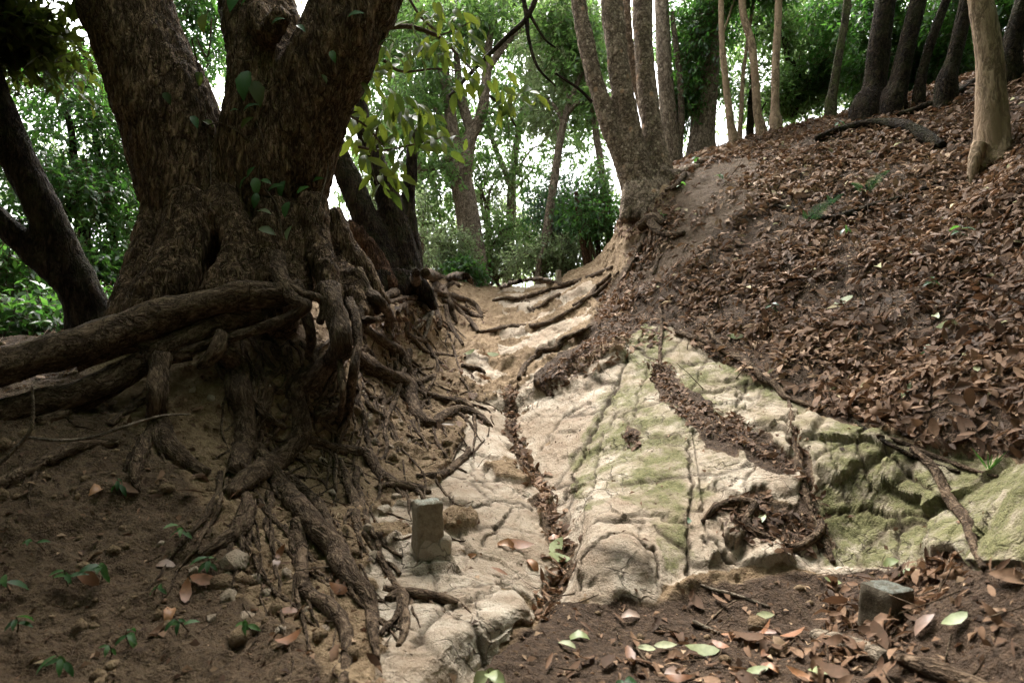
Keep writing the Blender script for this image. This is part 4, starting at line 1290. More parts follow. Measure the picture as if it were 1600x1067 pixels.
for (px, py, Y, rx, ry, nt, mat, lab) in [
    (690,395,9.8,62,44,190,'leaf_light','pale leafy bush left of the pale forked tree beyond the crest'),
    (640,360,8.6,50,60,130,'leaf_light','light green bush just behind the mound stems'),
    (770,405,11.5,60,36,140,'leaf_light','airy pale bush right behind the crest of the path'),
    (880,320,10.2,66,52,210,'leaf_blue','dense bluish green bush under the bright sky beyond the crest'),
    (940,335,9.0,48,48,150,'leaf_dark','dark glossy bush left of the multi stem tree'),
    (880,395,9.6,55,34,130,'leaf_light','yellow green bush at the right end of the crest'),
    (725,425,9.4,36,24,100,'leaf_dark','small dark bush at the foot of the pale forked tree'),
    (810,350,13.0,70,50,90,'leaf_light','thin distant pale bush in the middle of the gap'),
    (590,330,8.0,36,60,80,'leaf_light','sunlit bush seen between the big tree and the mound stems'),
    (545,400,6.6,36,48,80,'leaf_dark','dark bush behind the right flank of the big tree'),
    (765,365,11.2,60,48,120,'leaf_mid','mid green bush between the pale forked tree and the slim leaning stem'),
    (835,375,12.2,60,46,130,'leaf_mid','mid green bush behind the foot of the slim leaning stem'),
    (905,365,10.6,46,40,100,'leaf_mid','mid green bush behind the reddish brown bare stems'),
    (770,300,12.6,50,46,60,'leaf_light','thin pale bush high in the middle of the gap')]:
    p0 = at(px, min(py + ry, 452), Y)
    b = empty('shrub', lab, 'bush', 'bushes beyond the crest')
    for k in range(3):
        limb(b, [(px + rng.normal(0, 8), max(py + ry + 10, 440), Y, 6), (px + rng.normal(0, 14), py + ry * 0.4, Y, 5), (px + rng.normal(0, rx * .4), py - ry * 0.3, Y, 2.5)], 'twig', 80 + k, name='stem', nseg=5)
    crown(b, [(px, py, Y, rx, ry, rx * Y / F, nt)], mat, 0.075 if mat != 'leaf_light' else 0.07, name='foliage')

tree('airy_tree', 'airy light green tree filling the sky above the middle of the gap', [
    [(790,470,13,16),(796,380,13,14),(800,280,13,12),(815,180,13,10),(840,60,13,8)], [(800,300,13,9),(770,220,13,8),(745,130,13,6)]], 'bark_pale',
    [(820,120,13,70,60,1.2,120),(760,190,13,60,60,1.1,90),(870,170,13,60,60,1.1,105),(810,260,13,70,40,1,57),(900,240,13,60,50,1,60),(740,280,13,50,50,1,60),(840,30,13,90,50,1.3,165),(930,120,13,50,70,1,105),(700,200,13,50,60,1,90),(700,20,13,70,40,1.2,120)], 'leaf_mid', 0.12)
tree('feathery_tree', 'feathery tree left of the pale forked tree', [
    [(668,470,11.5,14),(664,380,11.5,12),(655,280,11.5,11),(660,160,11.5,9),(670,40,11.5,7)]], 'bark_pale',
    [(640,250,11.5,50,60,.9,80),(610,150,11.5,50,70,.9,90),(680,160,11.5,40,60,.8,60),(600,50,11.5,60,60,1,90),(680,330,11.5,40,40,.8,50),(570,300,11,40,60,.8,70)], 'leaf_mid', 0.11)
tree('bright_tree', 'bright green tree just left of the multi stem tree', [
    [(955,400,9.5,14),(945,300,9.5,12),(930,200,9.5,11),(915,100,9.5,9),(905,-20,9.5,7)]], 'bark_pale',
    [(900,110,9.8,50,60,.8,90),(870,40,9.8,60,50,.8,100),(930,60,9.6,40,70,.7,80),(920,170,9.6,30,40,.6,40),(930,290,9.4,30,40,.5,36)], 'leaf_mid', 0.10)
tree('leaning_canopy_tree', 'leafy tree whose boughs fill the top edge above the path', [
    [(600,470,12.5,16),(604,300,12.5,14),(612,120,12.5,12),(640,-20,12.5,9)]], 'bark_pale',
    [(620,10,12,70,40,1,110),(720,-5,12,70,40,1,120),(810,0,12,70,40,1,120),(890,10,11.5,50,50,1,100),(590,90,12,40,50,.8,70),(560,200,12,40,60,.8,70)], 'leaf_mid', 0.115)
# ---- left background
tree('leafy_tree', 'leafy evergreen with thin stems against white sky at the far left', [
    [(150,480,6.8,20),(140,400,6.8,16),(120,300,6.8,13),(110,200,6.8,10),(80,100,6.8,7)],
    [(200,480,7.2,14),(178,380,7.2,12),(160,280,7.2,10),(140,160,7.2,8),(128,60,7.2,6)],
    [(40,520,6.4,12),(62,440,6.4,10),(90,360,6.4,9),(120,300,6.4,6)]], 'bark_dark',
    [(60,120,7.0,110,70,1.0,190),(150,190,7.0,80,80,1.0,190),(40,250,6.8,90,70,1.0,190),(140,320,6.8,80,60,.9,180),(40,390,6.6,80,60,.9,200),(150,420,6.6,60,50,.8,150),(190,300,7.2,40,80,.8,90),(310,70,7.4,40,70,.8,80),(320,20,7.4,40,40,.8,60)], 'leaf_dark', 0.08)
tree('low_evergreen', 'low glossy evergreen below the leaning stems at the left edge', [
    [(30,560,5.4,12),(40,500,5.4,9),(60,440,5.4,6)]], 'bark_dark',
    [(40,460,5.4,80,50,.7,120),(20,520,5.2,60,36,.6,90),(110,480,5.6,40,40,.5,50),(-60,440,5.4,70,90,.7,80)], 'leaf_dark', 0.075)
tree('overhanging_tree', 'dark tree whose shaded leaves overhang the top left corner', [
    [(-260,560,3.2,80),(-240,300,3.2,66),(-170,100,3.2,54),(-60,-60,3.2,40),(40,-180,3.2,26)]], 'bark_dark',
    [(40,40,3.4,90,50,.5,42),(100,90,3.6,40,30,.4,14),(-60,30,3.2,80,80,.5,40)], 'leaf_olive', 0.10, hi=True)

for (px, py, Y, rx, ry, nt, lab) in [(60,500,4.1,90,34,70,'dark glossy bush under the leaning stems at the left edge'),(150,480,5.0,60,40,60,'dark bush between the leaning stems and the big tree'),(10,420,4.6,70,60,60,'leafy bush behind the lower leaning stem')]:
    b = empty('shrub', lab, 'bush', 'bushes at the left edge')
    for k in range(3):
        limb(b, [(px + rng.normal(0, 14), py + ry + 40, Y, 7), (px + rng.normal(0, 18), py, Y, 5), (px + rng.normal(0, rx * .5), py - ry, Y, 2.5)], 'twig', 80 + k, name='stem', nseg=5)
    crown(b, [(px, py, Y, rx, ry, rx * Y / F, nt)], 'leaf_dark', 0.07, name='foliage')
# ---- right background
tree('reddish_tree', 'rough reddish brown trunk just behind the multi stem tree', [
    [(1052,262,7.4,34),(1046,200,7.4,28),(1038,100,7.4,24),(1034,0,7.4,22),(1030,-100,7.4,20)], [(1060,250,7.4,14),(1064,150,7.4,10),(1050,20,7.4,8)]],
    'bark_pale', [(1060,150,7.8,30,80,.6,80),(1060,40,7.8,40,60,.7,80)], 'leaf_dark', 0.075)
tree('rough_tree', 'broad rough brown trunk with ivy leaves behind the slender stems', [
    [(1096,245,7.6,50),(1098,200,7.6,38),(1106,100,7.6,36),(1108,40,7.6,34),(1112,-80,7.6,30)]],
    'bark_pale', [(1090,60,7.5,36,60,.4,110),(1075,150,7.6,24,50,.3,60),(1120,110,8.2,34,70,.6,90),(1130,20,8.0,50,50,.6,120)], 'leaf_dark', 0.07)
for k, (pts, lab) in enumerate([
    ([(1146,222,6.9,16),(1141,190,6.9,12),(1132,110,6.9,10),(1128,60,6.9,9),(1126,-40,6.9,8)], 'slender smooth tan stem, leftmost of the group on the ridge'),
    ([(1156,215,7.2,8),(1158,180,7.2,7),(1162,110,7.2,6),(1172,40,7.2,5),(1180,-20,7.2,4)], 'thinnest curved tan stem between two slender stems on the ridge'),
    ([(1189,207,6.8,18),(1184,180,6.8,13),(1178,100,6.8,12),(1172,60,6.8,12),(1161,20,6.8,11),(1158,-40,6.8,10)], 'slender tan stem with a kink near the top on the ridge'),
    ([(1212,196,6.6,20),(1211,170,6.6,13),(1212,100,6.6,12),(1216,20,6.6,11),(1218,-50,6.6,10)], 'straight slender tan stem, rightmost of the group on the ridge')]):
    tree('slender_tree', lab, [pts], 'bark_smooth', [(pts[-1][0] + 8, -25, pts[0][2] + 0.3, 50, 40, .5, 60)], 'leaf_dark', 0.075, group='slender stems on the ridge')
tree('ridge_evergreen', 'dense evergreen filling the gap behind the slender ridge stems', [
    [(1172,200,8.6,12),(1176,120,8.6,10),(1180,40,8.6,7)], [(1238,180,8.8,16),(1245,120,8.8,13),(1232,90,8.8,10),(1222,40,8.8,8)]], 'bark_dark',
    [(1160,110,8.8,44,70,.7,130),(1190,40,8.8,60,50,.8,150),(1200,150,9,50,40,.6,90),(1250,150,8.8,50,40,.6,130),(1250,60,9,60,50,.8,140),(1290,120,9,50,50,.7,130)], 'leaf_mid', 0.08)
tree('sunlit_tree', 'sunlit yellow green tree glimpsed beyond the ridge', [
    [(1300,190,12,14),(1296,100,12,12),(1290,20,12,9)]], 'bark_pale', [(1290,60,12,60,50,1,130),(1330,120,12,50,40,.8,120),(1390,60,12,60,60,1,110),(1250,20,12,60,40,1,90)], 'leaf_light', 0.09)
for k, (pts, mat, lab) in enumerate([
    ([(1298,172,6.6,19),(1302,140,6.6,14),(1312,80,6.6,12),(1322,20,6.6,12),(1330,-60,6.6,11)], 'bark_moss', 'mossy green trunk standing alone on the ridge'),
    ([(1358,170,5.8,54),(1366,140,5.8,35),(1374,70,5.8,33),(1384,0,5.8,31),(1395,-80,5.8,30)], 'bark_dark', 'thick dark trunk on the ridge beside the mossy trunk'),
    ([(1395,168,5.6,41),(1404,130,5.6,29),(1420,60,5.6,26),(1440,-20,5.6,24),(1455,-90,5.6,23)], 'bark_dark', 'dark trunk leaning out right of the thickest ridge trunk'),
    ([(1436,160,5.5,20),(1440,120,5.5,15),(1450,80,5.5,14),(1464,40,5.5,14),(1486,-20,5.5,12)], 'bark_dark', 'thin crooked dark trunk on the ridge'),
    ([(1478,145,5.2,34),(1488,100,5.2,24),(1500,50,5.2,22),(1516,-20,5.2,20)], 'bark_dark', 'dark trunk just left of the near smooth trunk'),
    ([(1575,130,4.8,41),(1582,70,4.8,31),(1596,20,4.8,29),(1620,-60,4.8,26)], 'bark_dark', 'dark leaning trunk at the right edge of the ridge')]):
    blobs = [(pts[-1][0] - 10, 10, pts[0][2] + 1.2, 60, 40, .6, 90), (pts[-1][0] - 30, 100, pts[0][2] + 1.8, 40, 50, .5, 80), (pts[0][0] + 30, 120, pts[0][2] + 2.2, 50, 40, .6, 70)]
    tree('ridge_tree', lab, [pts], mat, blobs, 'leaf_dark', 0.08, group='dark trunks along the ridge', auto=False)
st = empty('smooth_tree', 'smooth tan double ribbed trunk rooted in the leaf slope', 'tree')
TP = []
tp([(1546,320,4.15,60),(1546,268,4.18,52),(1545,240,4.2,44),(1546,200,4.2,42),(1548,120,4.2,38),(1540,50,4.2,36),(1532,0,4.2,34),(1520,-120,4.2,30)], 0.05, 61, 16)
tp([(1564,258,4.1,34),(1566,220,4.15,26),(1562,150,4.18,22),(1552,60,4.2,22),(1540,0,4.2,18)], 0.05, 62, 12)
tp([(1530,225,4.15,20),(1522,255,4.12,18),(1515,300,4.1,12)], 0.12, 63, 12)
tp([(1568,230,4.12,20),(1578,262,4.1,16),(1586,300,4.1,10)], 0.12, 64, 12)
put('trunk', remesh('trunk', TP, 0.011, 0.006, 0.5, 7, 63), M['bark_smooth'], st)
crown(st, [(1480,-190,4.6,90,40,.5,40)], 'leaf_dark', 0.09)

# ---- unseen crowns overhead, added for shade: dense over the banks, open above the path
def overhead(n, zlo, zhi, fn, size=0.22):
    P_ = np.column_stack([rng.uniform(-11, 11, n), rng.uniform(-7, 15, n), rng.uniform(zlo, zhi, n)])
    k = fn(P_[:, 0], P_[:, 1], P_[:, 2])
    return P_[rng.random(n) < k]
def shade_canopy(parent, pts, size, mat='leaf_dark', per=9):
    L, tg = sprays([(tuple(p), (0.5, 0.5, 0.3), 6) for p in pts], size, per, 0.2, 0.45, 0.7)
    a, b, c = to_px(L[0] + L[1] * L[3][:, None] * 0.5)
    ok = ~((c > -0.3) & (a > -160) & (a < 1760) & (b > -160) & (b < 1200)) & ~((np.abs(c) < 0.9) & (np.abs(L[0][:, 2] - CZ) < 1.2))
    L = [x[ok] for x in L]
    put('crown', leaf_mesh('crown', leaf_lo(*L[:5]), L[5]), M[mat], parent)  # leaves kept out of view, added for the shade they cast
def gap(x, y, z):
    g_ = ((x + 0.10) / 1.24) ** 2 + ((y - 6.1) / 5.4) ** 2
    g_ = np.where((y > 10.5) | ((x > 2.5) & (y > 8)), 0.0, g_)
    px, py, dep = to_px(np.column_stack([x, y, z]))
    seen = (dep > 0.3) & (py > -60) & (px > -100) & (px < 1700)
    return np.where(seen, 0.0, np.where(g_ < 1, 0.02, 1.0))
def low_shade(x, y, z):
    px, py, dep = to_px(np.column_stack([x, y, z]))
    seen = (dep > -0.6) & (z < CZ + 0.75 + 0.66 * np.maximum(dep, 0) + 0.45) & (np.abs(x) < 0.86 * np.maximum(dep, 0) + 1.1)
    side = (x < -0.95) | (x > 1.15) | (y < -0.9) | ((x < -0.15) & (y < 2.0)) | ((x > 0.75) & (y < 2.0))
    return np.where(seen | ~side | (y > 3.6) | (np.abs(x) > 5), 0.0, 1.0)
low = overhead(2600, 2.3, 4.0, low_shade)  # low unseen layer, put in to darken the near ground at the sides
pts = np.vstack([overhead(1700, 3.9, 6.6, gap), low])
shade_canopy(big, pts[pts[:, 0] < -0.6], 0.34)
shade_canopy(ms, pts[pts[:, 0] >= -0.6], 0.34)
ring = []  # leaf wall out of view, added to block sky light from behind
for k in range(620):
    a = rng.uniform(math.radians(160), math.radians(380))
    r = rng.uniform(6.5, 9.5)
    ring.append((math.cos(a) * r, math.sin(a) * r + 0.5, rng.uniform(0.2, 5.2)))
ring = np.array(ring)
px_, py_, dp_ = to_px(ring)
ring = ring[~((dp_ > 0) & (px_ > -150) & (px_ < 1750))]
L, tg = sprays([(tuple(p), (0.6, 0.6, 0.5), 7) for p in ring], 0.26, 9, 0.2, 0.45, 0.7)
put('shade_woods', leaf_mesh('shade_woods', leaf_lo(*L[:5]), L[5]), M['leaf_dark'], None, kind='stuff', label='unseen leafy woods added beside and behind the viewpoint to shade the banks', category='woods')
# far woods seen through the gaps
fb = []
for k in range(150):
    Y = rng.uniform(15, 24)
    px = rng.uniform(-150, 1750)
    py = rng.uniform(330, 450) if 560 < px < 1000 else rng.uniform(20, 500)
    fb.append((tuple(at(px, py, Y)), (1.3, 1.0, 1.0), 34))
L, tg = sprays(fb, 0.17, 9, 0.2, 0.5, 0.6)
put('far_woods', leaf_mesh('far_woods', leaf_lo(*L[:5]), L[5]), M['leaf_light'], None, kind='stuff', label='distant pale green woods beyond the crest', category='woods')

# ------------------------------------------------------------------ leaf litter
qa = pd_flat[quads]
fnv = np.cross(qa[:, 2] - qa[:, 0], qa[:, 3] - qa[:, 1])
farea = 0.5 * np.linalg.norm(fnv, axis=1)
fcen = qa.mean(1)
fx, fyp, fd = to_px(fcen)
vis = (fd > 1.0) & (fx > -60) & (fx < 1660) & (fyp > -20) & (fyp < 1110) & (fcen[:, 1] < 11.5)
jn = fbm(fcen, 3.0, 3, s=300)
jm = fbm(fcen, 9.0, 2, s=303)
jxx, jyy = fx + jm * 22 / np.maximum(fd, 1) * 2, fyp + jn * 20 / np.maximum(fd, 1) * 2
frk = rf[quads].mean(1)
slope_f = inpoly(SLOPE, jxx, jyy) & (frk < 0.5)
bare_f = inpoly([(985,380),(1040,330),(1075,270),(1180,240),(1190,300),(1110,360),(1080,420),(1010,440),(950,470)], jxx, jyy)
floor_f = inpoly(FLOOR, jxx, jyy) & ~slope_f
dens = np.zeros(len(quads))
dens = np.where(slope_f, 2700 * np.clip(0.74 + 1.6 * jn + 0.7 * jm, 0.12, 1.35), dens)
dens = np.where(bare_f, 1000 * np.clip(0.6 + 2.2 * jn, 0.1, 1.6), dens)
dens = np.where(inpoly([(955,330),(1050,300),(1070,345),(1010,385),(965,370)], jxx, jyy), 1300, dens)
dens = np.where(floor_f, 430 * np.clip(0.45 + 2.2 * jn + 1.0 * jm, 0.05, 2.0), dens)
dens = np.where(floor_f & (fx > 1330), 620 * np.clip(0.8 + 1.2 * jn, 0.2, 1.6), dens)
left_f = (fu < 5.2) & (frk < 0.5) & ~slope_f & ~floor_f
dens = np.where(left_f, 38 * np.clip(0.4 + 2.5 * jn, 0, 2), dens)
dens = np.where(inpoly(LDARK, fx, fyp) & left_f, 60 * np.clip(0.4 + 2.5 * jn, 0.1, 2), dens)
dens = np.where(inpoly([(590,475),(660,455),(690,500),(640,545),(600,560),(570,520)], jxx, jyy), 520, dens)
dens = np.where(inpoly([(690,560),(760,545),(790,620),(770,680),(690,670)], jxx, jyy), 190 * np.clip(0.5 + 2 * jm, 0, 2), dens)
gdf = polydist(GROOVE, fx, fyp) * np.maximum(fd, 1) / F
grv = (gdf < 0.075) & (fyp > 600) & (fyp < 930)
dens = np.where(grv, 2000 * np.exp(-(gdf / 0.035) ** 2), dens)
deb = np.zeros(len(quads), bool)
for d in DEBRIS:
    deb |= inpoly(d, jxx, jyy)
dens = np.where(deb, 1700, dens)
dens = np.where(inpoly([(890,600),(960,560),(1060,470),(1090,520),(990,560),(920,590)], jxx, jyy), 420, dens)
dens *= vis * np.where(fd > 5.5, 0.7, 1.0)
w = dens * farea
N = int(w.sum())
pick = rng.choice(len(quads), size=N, p=w / w.sum())
a, b = rng.random((2, N, 1))
q = qa[pick]
pos = (q[:, 0] * (1 - a) + q[:, 1] * a) * (1 - b) + (q[:, 3] * (1 - a) + q[:, 2] * a) * b
nrm = unit(fnv[pick])
nrm = np.where((nrm[:, 2] < 0)[:, None], -nrm, nrm)
small = deb[pick] | (rng.random(N) < 0.20)
ln = np.where(small, rng.uniform(0.022, 0.055, N), np.clip(rng.lognormal(math.log(0.060), 0.34, N), 0.025, 0.105))
ln = np.where(grv[pick], ln * 0.8, ln)
ln = ln * np.where((fd[pick] < 2.2) & slope_f[pick], 0.85, 1.0)
wd = ln * np.where(rng.random(N) < 0.25, rng.uniform(0.18, 0.30, N), rng.uniform(0.30, 0.54, N))
wd = np.minimum(wd, 0.042)
tiltn = unit(nrm + rng.normal(size=(N, 3)) * np.where(slope_f[pick], 0.40, 0.28)[:, None])
axd = rdir(N)
axd = unit(axd - tiltn * (axd * tiltn).sum(1, keepdims=True))
lift = 0.003 + rng.random(N) ** 1.5 * np.where(slope_f[pick], 0.042, 0.014)
pos = pos + nrm * lift[:, None] - axd * ln[:, None] * 0.5
rnd = np.clip(rng.beta(1.35, 1.45, N), 0, 1)
rnd = np.clip(0.72 * rnd + 0.28 * (0.5 + 1.3 * fbm(pos, 1.4, 3, s=330)) + 0.12 * fbm(pos, 6, 2, s=333), 0, 1)
rnd = np.where(rng.random(N) < 0.012, rng.uniform(0.95, 1, N), rnd * 0.93)
rnd = np.where(small & deb[pick], rnd * 0.75, rnd)
# the ones that show largest become individuals
lx, ly, ld = to_px(pos + axd * ln[:, None] * 0.5)
facing = np.abs((tiltn * unit(pos - np.array([0, 0, CZ]))).sum(1))
score = ln * wd * (0.25 + facing) / ld ** 2 * (lx > 5) * (lx < 1595) * (ly > 5) * (ly < 1062) * (lift > 0.004)
order = np.argsort(-score)
single = order[:262]
rest = np.ones(N, bool)
rest[single] = False
nearm = rest & (ld < 2.9)
farm = rest & ~nearm
def fold_curl(n):
    return rng.uniform(-0.15, 0.65, n), rng.normal(0.08, 0.30, n), rng.normal(0, 0.22, n)
k = np.where(nearm)[0]
fo, cl, tw = fold_curl(len(k))
me = leaf_mesh('leaf_litter', leaf_hi(pos[k], axd[k], tiltn[k], ln[k], wd[k], fo, cl, tw), rnd[k])
put('leaf_litter', me, M['litter'], None, kind='stuff', label='brown fallen leaves covering the near hillside and forest floor', category='leaf litter')
k = np.where(farm)[0]
if len(k):
    me = leaf_mesh('leaf_litter', leaf_lo(pos[k], axd[k], tiltn[k], ln[k], wd[k], 0.25), rnd[k])
    put('leaf_litter', me, M['litter'], None, kind='stuff', label='brown fallen leaves scattered over the far slope and path', category='leaf litter')
# crumbs of leaf, bark and grit
cm = np.where(dens > 0, np.clip(dens, 150, 900) * 4.0, 0) * (fd < 4.2) * np.where(frk > 0.5, 0.4, 1.0)
cm = np.where((frk > 0.5) & (fd < 4) & vis, 60, cm)
cm = np.where(left_f & vis & (fd < 4), 420, cm)
w = cm * farea
Nc = int(w.sum())
pk = rng.choice(len(quads), size=Nc, p=w / w.sum())
a, b = rng.random((2, Nc, 1))
q = qa[pk]
cp = (q[:, 0] * (1 - a) + q[:, 1] * a) * (1 - b) + (q[:, 3] * (1 - a) + q[:, 2] * a) * b
cn = unit(fnv[pk])
cn = unit(np.where((cn[:, 2] < 0)[:, None], -cn, cn) + rng.normal(size=(Nc, 3)) * 0.4)
ca = rdir(Nc)
cl_ = rng.uniform(0.006, 0.030, Nc)
me = leaf_mesh('leaf_crumbs', leaf_lo(cp + cn * 0.003, unit(ca - cn * (ca * cn).sum(1, keepdims=True)), cn, cl_, cl_ * rng.uniform(0.25, 0.8, Nc), 0.3), rng.random(Nc) * 0.95)
put('leaf_crumbs', me, M['litter'], None, kind='stuff', label='crumbs of dry leaf and bark strewn over the soil', category='leaf litter')

# twigs strewn over the litter
w = np.where(slope_f | floor_f, 55.0, np.where(left_f, 22.0, 0.0)) * vis * (fd < 5.5) * farea
Nt = int(w.sum())
pk = rng.choice(len(quads), size=Nt, p=w / w.sum())
tn_ = unit(fnv[pk])
tn_ = np.where((tn_[:, 2] < 0)[:, None], -tn_, tn_)
td_ = rdir(Nt)
td_ = unit(td_ - tn_ * (td_ * tn_).sum(1, keepdims=True) + tn_ * rng.normal(0, 0.12, (Nt, 1)))
ts_ = np.cross(tn_, td_)
tl_ = rng.uniform(0.03, 0.16, Nt)[:, None]
tw_ = rng.uniform(0.0010, 0.0030, Nt)[:, None]
c_ = fcen[pk] + tn_ * rng.uniform(0.01, 0.04, (Nt, 1))
rings = []
for u_, bend, kk in ((-0.5, 0.0, 1.2), (0.0, 0.08, 1.0), (0.5, 0.0, 0.5)):
    m_ = c_ + td_ * tl_ * u_ + ts_ * tl_ * bend * rng.normal(0, 1, (Nt, 1))
    rings += [m_ + tn_ * tw_ * kk, m_ + ts_ * tw_ * kk - tn_ * tw_ * kk * .5, m_ - ts_ * tw_ * kk - tn_ * tw_ * kk * .5]
V = np.stack(rings, 1).reshape(-1, 3)
T_ = np.array([(0, 1, 4, 3), (1, 2, 5, 4), (2, 0, 3, 5), (3, 4, 7, 6), (4, 5, 8, 7), (5, 3, 6, 8)])
me = mesh_from('twig_litter', V, (np.arange(Nt)[:, None, None] * 9 + T_[None]).reshape(-1, 4))
attr(me, 'bk', V, 'FLOAT_VECTOR')
put('twig_litter', me, M['twig'], None, kind='stuff', label='fine twigs strewn through the leaf litter', category='leaf litter')

# pebbles and clods in the bank face
def blob_mesh(n_, seed):
    th = [(0, 0, 1)] + [(math.cos(t) * .9, math.sin(t) * .9, .45) for t in np.arange(6) * math.pi / 3] + [(math.cos(t + .5), math.sin(t + .5), -.35) for t in np.arange(6) * math.pi / 3] + [(0, 0, -1)]
    V = np.array(th)
    T = [(0, 1 + i, 1 + (i + 1) % 6) for i in range(6)] + [(1 + i, 7 + i, 1 + (i + 1) % 6) for i in range(6)] + [(1 + (i + 1) % 6, 7 + i, 7 + (i + 1) % 6) for i in range(6)] + [(7 + i, 13, 7 + (i + 1) % 6) for i in range(6)]
    return V, np.array(T)
BVv, BVt = blob_mesh(0, 0)
cw_ = np.where(left_f & vis & (fd < 4.4) & (fyp > 480), 420 * np.clip(0.3 + 2 * jm, 0, 2), 0) + np.where(floor_f & vis, 60, 0)
w = cw_ * farea
Ns = min(int(w.sum()), 9000)
pk = rng.choice(len(quads), size=Ns, p=w / w.sum())
cpos = fcen[pk]
sz = np.clip(rng.lognormal(math.log(0.008), 0.55, Ns), 0.004, 0.035)
V = BVv[None] * sz[:, None, None] * rng.uniform(0.6, 1.3, (Ns, 1, 3)) * rng.uniform(0.75, 1.2, (Ns, 14, 1)) + cpos[:, None, :]
me = mesh_from('clods', V.reshape(-1, 3), (np.arange(Ns)[:, None, None] * 14 + BVt[None]).reshape(-1, 3))
attr(me, 'msk', np.repeat(np.column_stack([np.zeros(Ns), np.zeros(Ns), rng.random(Ns) * 0.3, np.zeros(Ns)]), 14, axis=0), 'FLOAT_COLOR')
put('clods', me, M['earth'], None, kind='stuff', label='small clods and pebbles in the eroded bank', category='pebbles')

# ---- stones one can pick out in the bank
def rock_chunk(seed, n=9):
    t = np.linspace(-1, 1, n)
    A, B = np.meshgrid(t, t, indexing='ij')
    V, Q, k = [], [], 0
    for ax in range(3):
        for s_ in (-1, 1):
            c = np.zeros((n, n, 3))
            c[..., ax], c[..., (ax + 1) % 3], c[..., (ax + 2) % 3] = s_, A, B
            i_ = np.arange(n * n).reshape(n, n)
            qd = np.stack([i_[:-1, :-1], i_[1:, :-1], i_[1:, 1:], i_[:-1, 1:]], -1).reshape(-1, 4)
            V.append(c.reshape(-1, 3)); Q.append((qd if s_ > 0 else qd[:, ::-1]) + k); k += n * n
    V = np.vstack(V)
    p = unit(V) * 0.7 + V * 0.3
    r_ = np.random.default_rng(seed)
    for _ in range(9):                                    # knock off flat faces
        d = unit(r_.normal(size=3)); o_ = r_.uniform(0.55, 0.85)
        e = np.maximum(0, p @ d - o_)
        p = p - e[:, None] * d
    p = p * r_.uniform(0.6, 1.1, 3) + unit(p) * fbm(p + seed, 4, 3, s=seed)[:, None] * 0.06
    return mesh_from('stone', p, np.vstack(Q))
CH = []
for k_ in range(6):
    me_ = rock_chunk(k_ + 1)
    attr(me_, 'msk', np.tile([1.0, 0.35 if k_ % 3 == 0 else 0.0, 0, 0], (len(me_.vertices), 1)), 'FLOAT_COLOR')
    me_.materials.append(M['earth'])
    CH.append(me_)
STONES = [(345,905,34),(372,880,44),(400,905,26),(362,935,34),(415,925,22),(450,895,18),(480,955,24),(505,985,20),(440,985,20),(560,640,16),(580,655,20),(600,640,14),(585,690,18),(610,700,16),(560,605,14),(628,660,14),(640,690,16),(566,615,12),(520,770,18),(600,800,30),(612,842,30),(585,870,24),(632,900,26),(560,740,16),(505,720,18),(330,965,22),(385,960,28),(425,955,20),(300,610,16),(420,600,16),(440,560,14),(330,620,14),(300,890,16),(250,850,14),(465,745,14),(620,780,22),(575,825,20)]
for k_, (px_s, py_s, wp) in enumerate(STONES):
    h_, n_ = hit(px_s, py_s)
    o_ = bpy.data.objects.new('stone', CH[k_ % 6])
    COL.objects.link(o_)
    sc_s = wp * h_.y / F * 0.55
    o_.location = h_ - n_ * sc_s * 0.25
    o_.scale = (sc_s, sc_s, sc_s)
    o_.rotation_euler = tuple(rng.uniform(0, 6.28, 3))
    o_['category'] = 'stone'
    o_['group'] = 'stones in the clay bank'
    STN = [(672,830,'left of the square stone post'),(380,905,'in the greenish patch of the lower bank'),(500,970,'beside the long bank roots'),(590,660,'in the clay face under the curved root'),(520,750,'between the mid bank roots'),(320,615,'behind the hanging roots'),(430,580,'under the hooked root'),(275,870,'near the dark seedlings')]
    o_['label'] = ('large ' if wp > 27 else 'small ' if wp < 17 else 'middling ') + ('mossy ' if k_ % 3 == 0 else 'pale ') + ('angular ' if k_ % 2 else 'blocky ') + 'stone ' + min(STN, key=lambda a: (a[0] - px_s) ** 2 + (a[1] - py_s) ** 2)[2]

# ---- single leaves
def variant(mat, i, rv):
    me = leaf_mesh('fallen_leaf', leaf_hi(np.array([[-0.5, 0, 0]]), np.array([[1., 0, 0]]), np.array([[0, 0, 1.]]), np.array([1.0]), np.array([0.40]),
        rng.uniform(-0.1, 0.6, 1), rng.normal(0.3, 0.7, 1), rng.normal(0, 0.3, 1)), np.array([rv]))
    me.materials.append(M[mat])
    return me
VAR = {'litter': [variant('litter', i, rv) for i, rv in enumerate(np.linspace(0.08, 0.92, 16))]}
for m_ in ('leaf_orange', 'leaf_fallen_green', 'leaf_pink', 'seedling'):
    VAR[m_] = [variant(m_, i, rv) for i, rv in enumerate(np.linspace(0.1, 0.95, 6))]
def place_leaf(p, ax, nr, L_, W_, mesh, label, group):
    from mathutils import Matrix
    ax = Vector(ax).normalized()
    nr = Vector(nr)
    sd = nr.cross(ax).normalized()
    nr = ax.cross(sd)
    o = bpy.data.objects.new('fallen_leaf', mesh)
    COL.objects.link(o)
    m4 = Matrix((ax, sd, nr)).transposed().to_4x4()
    m4.translation = Vector(p)
    o.matrix_world = m4 @ Matrix.Diagonal((L_, W_ / 0.40, L_, 1))
    o['label'] = label
    o['category'] = 'leaf'
    o['group'] = group
    return o
